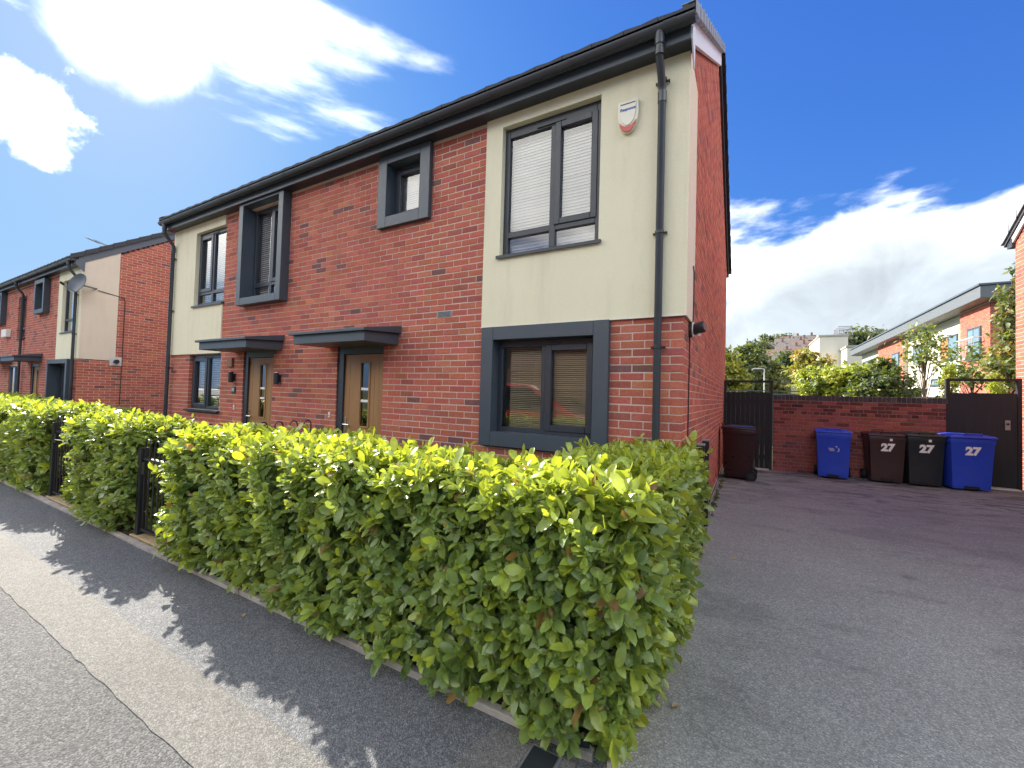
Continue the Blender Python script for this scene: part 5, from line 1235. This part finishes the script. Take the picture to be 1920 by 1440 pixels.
tree('conifer', 'narrow yellow-green columnar conifer left of the black gate frame'.replace('left of', 'close by'), on_ground(1778, 9.2), [pxblob(1777, 722, 10, 30, 9.2), pxblob(1778, 700, 7, 22, 9.2), pxblob(1780, 750, 12, 34, 9.2)], 3000, .05, ((.22, .30, .02), (.42, .46, .04)), 66, .03, clump=.10)
tree('conifer', 'small yellow-green conifer behind the black timber gate', on_ground(1868, 9.4), [pxblob(1868, 728, 8, 24, 9.4), pxblob(1868, 752, 10, 26, 9.4)], 1500, .05, ((.22, .30, .02), (.42, .46, .04)), 67, .03, clump=.10)
tree('tree', 'large mid-green broadleaf tree rising beyond the side gate', on_ground(1400, 42), [pxblob(1385, 690, 38, 42, 42), pxblob(1420, 702, 34, 36, 42), pxblob(1445, 718, 26, 28, 42), pxblob(1370, 668, 22, 22, 42), pxblob(1410, 670, 24, 22, 42)], 9000, .38, ((.06, .09, .03), (.14, .18, .055), (.17, .18, .07)), 71, .35)
tree('tree', 'yellow-tinged lower tree growing against the large green one', on_ground(1368, 32), [pxblob(1368, 700, 22, 34, 32), pxblob(1380, 720, 24, 22, 32), pxblob(1355, 690, 18, 30, 32)], 3600, .32, ((.14, .17, .03), (.33, .34, .05)), 72, .18)
tree('tree', 'orange and gold autumn tree before the cream stair tower', on_ground(1515, 24), [pxblob(1508, 695, 24, 30, 24), pxblob(1530, 712, 24, 26, 24), pxblob(1515, 670, 16, 16, 24), pxblob(1555, 700, 20, 26, 24)], 4200, .22, ((.22, .25, .05), (.36, .36, .07), (.38, .24, .05)), 73, .14)
tree('tree', 'rounded dark green tree below the hillside houses', on_ground(1482, 90), [pxblob(1470, 675, 16, 14, 90), pxblob(1488, 690, 16, 18, 90), pxblob(1470, 705, 18, 16, 90)], 2200, .8, (G1, (.10, .14, .05)), 74, .3)
# street lamp
lp = on_ground(1433, 30); tp = atY(1433, 692, 30); s2 = atY(1420, 691, 30)
la = empty('street_lamp', lp, 'pale grey street lamp with short arm before the green trees', 'street lamp')
MB().tube([(lp[0], 30, 0), (tp[0], 30, tp[2])], [.05, .038], 10).build('column', 'lamp_grey', la, smooth='auto'); MB().tube([(tp[0], 30, tp[2]), (s2[0], 30, s2[2]+.02)], .022, 8).build('arm', 'lamp_grey', la, smooth='auto'); MB().box(s2[0]-.28, s2[0]+.22, 29.9, 30.1, s2[2]-.05, s2[2]+.03).build('lantern', 'lamp_grey', la, bevel=.03)

# flat-roofed building (long side faces the sun)
FB = empty('flat_roofed_building', (14, 36, 0), 'long flat-roofed brick and cream building with grey roof edge and balcony doors', 'building')
FX = 10.4; r7 = lambda x, y: (1320+x/3, 480+y/3)
yc = atX(*r7(1612, 250), FX); Y0 = yc[1]; ZR = yc[2]
ye = [Y0]+[atX(*r7(x, 500), FX)[1] for x in (1440, 1122, 980, 872)]
for i in range(4):
    a, c = ye[i], ye[i+1]; mat_ = ('brick_join', 'tower_cream', 'brick_join', 'tower_cream')[i]; xo = FX-(0 if i % 2 == 0 else -.25)
    if i % 2 == 0:
        rr = random.Random(80+i); b = MB()
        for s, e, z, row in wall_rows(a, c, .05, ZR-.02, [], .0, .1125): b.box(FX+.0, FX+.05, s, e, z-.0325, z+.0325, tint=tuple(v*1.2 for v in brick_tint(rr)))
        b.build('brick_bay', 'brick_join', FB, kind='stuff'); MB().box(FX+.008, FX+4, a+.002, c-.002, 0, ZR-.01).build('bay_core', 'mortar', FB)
    else: MB().box(FX+.25, FX+4, a, c, 0, ZR-.012).build('render_bay', 'tower_cream', FB)
rr = random.Random(90); b = MB()
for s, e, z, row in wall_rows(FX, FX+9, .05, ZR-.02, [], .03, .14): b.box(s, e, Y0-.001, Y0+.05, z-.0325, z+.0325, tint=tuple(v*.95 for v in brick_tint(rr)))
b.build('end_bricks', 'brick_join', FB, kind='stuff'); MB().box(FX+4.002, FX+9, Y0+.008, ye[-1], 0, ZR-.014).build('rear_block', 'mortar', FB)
MB().prism([(FX-.55, ZR+.05), (FX-.55, ZR+.62), (FX+9, ZR+.62), (FX+9, ZR+.02), (FX-.1, ZR+.0)], 'y', Y0-.6, ye[-1]+.8).build('roof_edge', 'fascia_grey', FB, bevel=.03)
MB().box(FX-.62, FX+9.05, Y0-.66, ye[-1]+.85, ZR+.625, ZR+.72).build('roof_capping', 'anthracite_light', FB, bevel=.01)
def fb_win(xa, xb, ya_, yb_, x, label=None, mat_='anthracite', panel=False):
    a = atX(*r7(xa, 500), x)[1]; c = atX(*r7(xb, 500), x)[1]; a, c = min(a, c), max(a, c); m_ = (xa+xb)/2
    zt_ = atX(*r7(m_, ya_), x)[2]; zb_ = atX(*r7(m_, yb_), x)[2]
    w = MB().box(x-.05, x+.02, a, c, zb_, zt_).build('window', mat_, FB, bevel=.01); n = 2
    for i in range(n):
        pa, pc = a+.1+(c-a-.2)*i/n+.04, a+.1+(c-a-.2)*(i+1)/n-.04
        MB().box(x-.054, x-.0502, pa, pc, zb_+.12, zt_-.12).build('pane', 'timber_orange' if panel and i == 1 else 'far_glass', w)
    return a, c, zb_, zt_
a, c, zb_, zt_ = fb_win(1485, 1562, 402, 590, FX)
bl = MB()
for z in (zb_+1.1, zb_+.1): bl.tube([(FX-.35, a-.2, z), (FX-.35, c+.2, z)], .03, 6)
for i in range(12): y = a-.2+(c-a+.4)*i/11; bl.tube([(FX-.35, y, zb_+.1), (FX-.35, y, zb_+1.1)], .012, 5)
for y in (a-.2, c+.2): bl.tube([(FX-.35, y, zb_+1.1), (FX, y, zb_+1.1)], .03, 6)
bl.build('balcony_rail', 'lamp_grey', FB)
fb_win(1335, 1432, 450, 590, FX+.25, panel=True); fb_win(1060, 1100, 545, 640, FX); fb_win(990, 1018, 575, 640, FX); fb_win(1180, 1260, 500, 600, FX+.25)
fb_win(1280, 1330, 690, 735, FX+.25); fb_win(900, 960, 585, 620, FX+.25)

# cream stair tower and its lower neighbour
def block(label, pa, pb, Y, depth, nm='stair_tower'):
    a = atY(pa[0], pa[1], Y); c = atY(pb[0], pb[1], Y); root = empty(nm, ((a[0]+c[0])/2, Y+depth/2, 0), label, 'building', 'cream rendered blocks')
    MB().box(a[0], c[0], Y, Y+depth, 0, a[2]).build('wall', 'tower_cream', root, bevel=.05); MB().box(a[0]-.1, c[0]+.1, Y-.1, Y+depth+.1, a[2]+.002, a[2]+.25).build('parapet', 'concrete', root, bevel=.03)
    return root, a, c
tw, a, c = block('tall plain cream stair tower with steel roof frame', (1536, 632), (1590, 690), 62, 10)
sf = MB(); z0 = a[2]+.2; X0, X1 = atY(1574, 640, 62)[0], atY(1600, 640, 62)[0]; zt = atY(1585, 617, 62)[2]
for x in np.linspace(X0, X1, 4):
    for y in (62.5, 66): sf.tube([(x, y, z0), (x, y, zt)], .05, 6)
for z in np.linspace(z0+1.1, zt, 3):
    for y in (62.5, 66): sf.tube([(X0, y, z), (X1, y, z)], .045, 6)
    for x in (X0, X1): sf.tube([(x, 62.5, z), (x, 66, z)], .045, 6)
o = sf.build('steel_frame', 'steel', tw); 
MB().box(c[0]+.004, X1+.1, 62.3, 71, 0, z0-2.5).build('annex', 'tower_cream', tw)
block('lower cream block half hidden beside the stair tower', (1588, 652), (1626, 690), 58, 8)

# hillside with houses
hb = MB(); N1, N2 = 40, 26
def hz(x, y):
    t_ = max(0, min(1, (y-95)/180)); hill = 34*t_*t_*(3-2*t_)
    return -1+hill*(.75+.25*math.sin(x*.013+.6))*(1 if y < 300 else 1)
for j in range(N2):
    for i in range(N1): x = -160+12*i; y = 80+16*j; hb.v.append((x, y, hz(x, y)))
for j in range(N2-1):
    for i in range(N1-1): k = j*N1+i; hb.f.append((k, k+1, k+N1+1, k+N1))
o = hb.build('hill', 'terrain', fix=False, smooth=True); o['kind'] = 'structure'
r = random.Random(91)
def onhill(px, py):
    d = ray(px, py); t_ = 100/d[1]
    for k in range(400):
        p = CAM+d*t_
        if p[2] < hz(p[0], p[1]): break
        t_ += .6/d[1]
    return p
looks = ['grey-roofed', 'brown-roofed', 'red-roofed']; walls = ['cream', 'brick', 'pale']
spots = [(1456, 672), (1470, 664), (1483, 659), (1497, 664), (1508, 658), (1459, 690), (1478, 682), (1494, 678), (1512, 672), (1447, 660), (1488, 668), (1503, 686), (1466, 704), (1484, 700), (1640, 690)]
for i, (px, py) in enumerate(spots):
    p = onhill(px, py); w, d, h = r.uniform(6, 9), 7, 4.8; k = i % 3
    hs = empty('hillside_house', tuple(p), ['small far cream house with grey roof on the hillside', 'small far brick house with grey roof on the hillside', 'small far cream house with red-brown roof on the hillside'][k], 'house', 'houses on the far hillside'); x, y, z = p
    MB().box(x-w/2, x+w/2, y, y+d, z-2, z+h).build('wall', ['far_wall', 'far_brick', 'far_wall'][k], hs)
    rf = MB().prism([(y-.4, z+h), (y+d/2, z+h+2.8), (y+d+.4, z+h)], 'x', x-w/2-.3, x+w/2+.3).build('roof', ['far_roof', 'far_roof', 'far_roof_red'][k], hs)
    MB().box(x+w*.3, x+w*.3+.8, y+d/2-.4, y+d/2+.4, z+h+1.8, z+h+4).build('chimney', 'far_brick', rf)
    for wx in (-.25, .25):
        for wz in (.9, 3.2): MB().box(x+w*wx-.6, x+w*wx+.6, y-.06, y+.05, z+wz, z+wz+1.2).build('window', 'far_glass', hs)
for i, (px, py, s_) in enumerate([(1450, 650, 1), (1462, 646, 1.1), (1478, 645, 1.1), (1440, 655, 1), (1490, 655, .7), (1475, 690, .7), (1500, 696, .6), (1612, 652, 1.1), (1628, 650, 1.2), (1600, 656, 1), (1428, 668, 1), (1520, 668, .7), (1640, 655, 1)]):
    p = onhill(px, min(py+6, 700)); rr = 5.2*s_
    tree('tree', 'distant rounded tree on the hillside among the far houses', (p[0], p[1], p[2]-1), [(p[0], p[1], p[2]+rr*.8, rr, rr, rr*.85), (p[0]+rr*.7, p[1], p[2]+rr*.5, rr*.7, rr*.7, rr*.6)], 900, 1.5, ((.035, .06, .022), (.10, .12, .05)), 200+i, .4, group='trees on the far hillside')
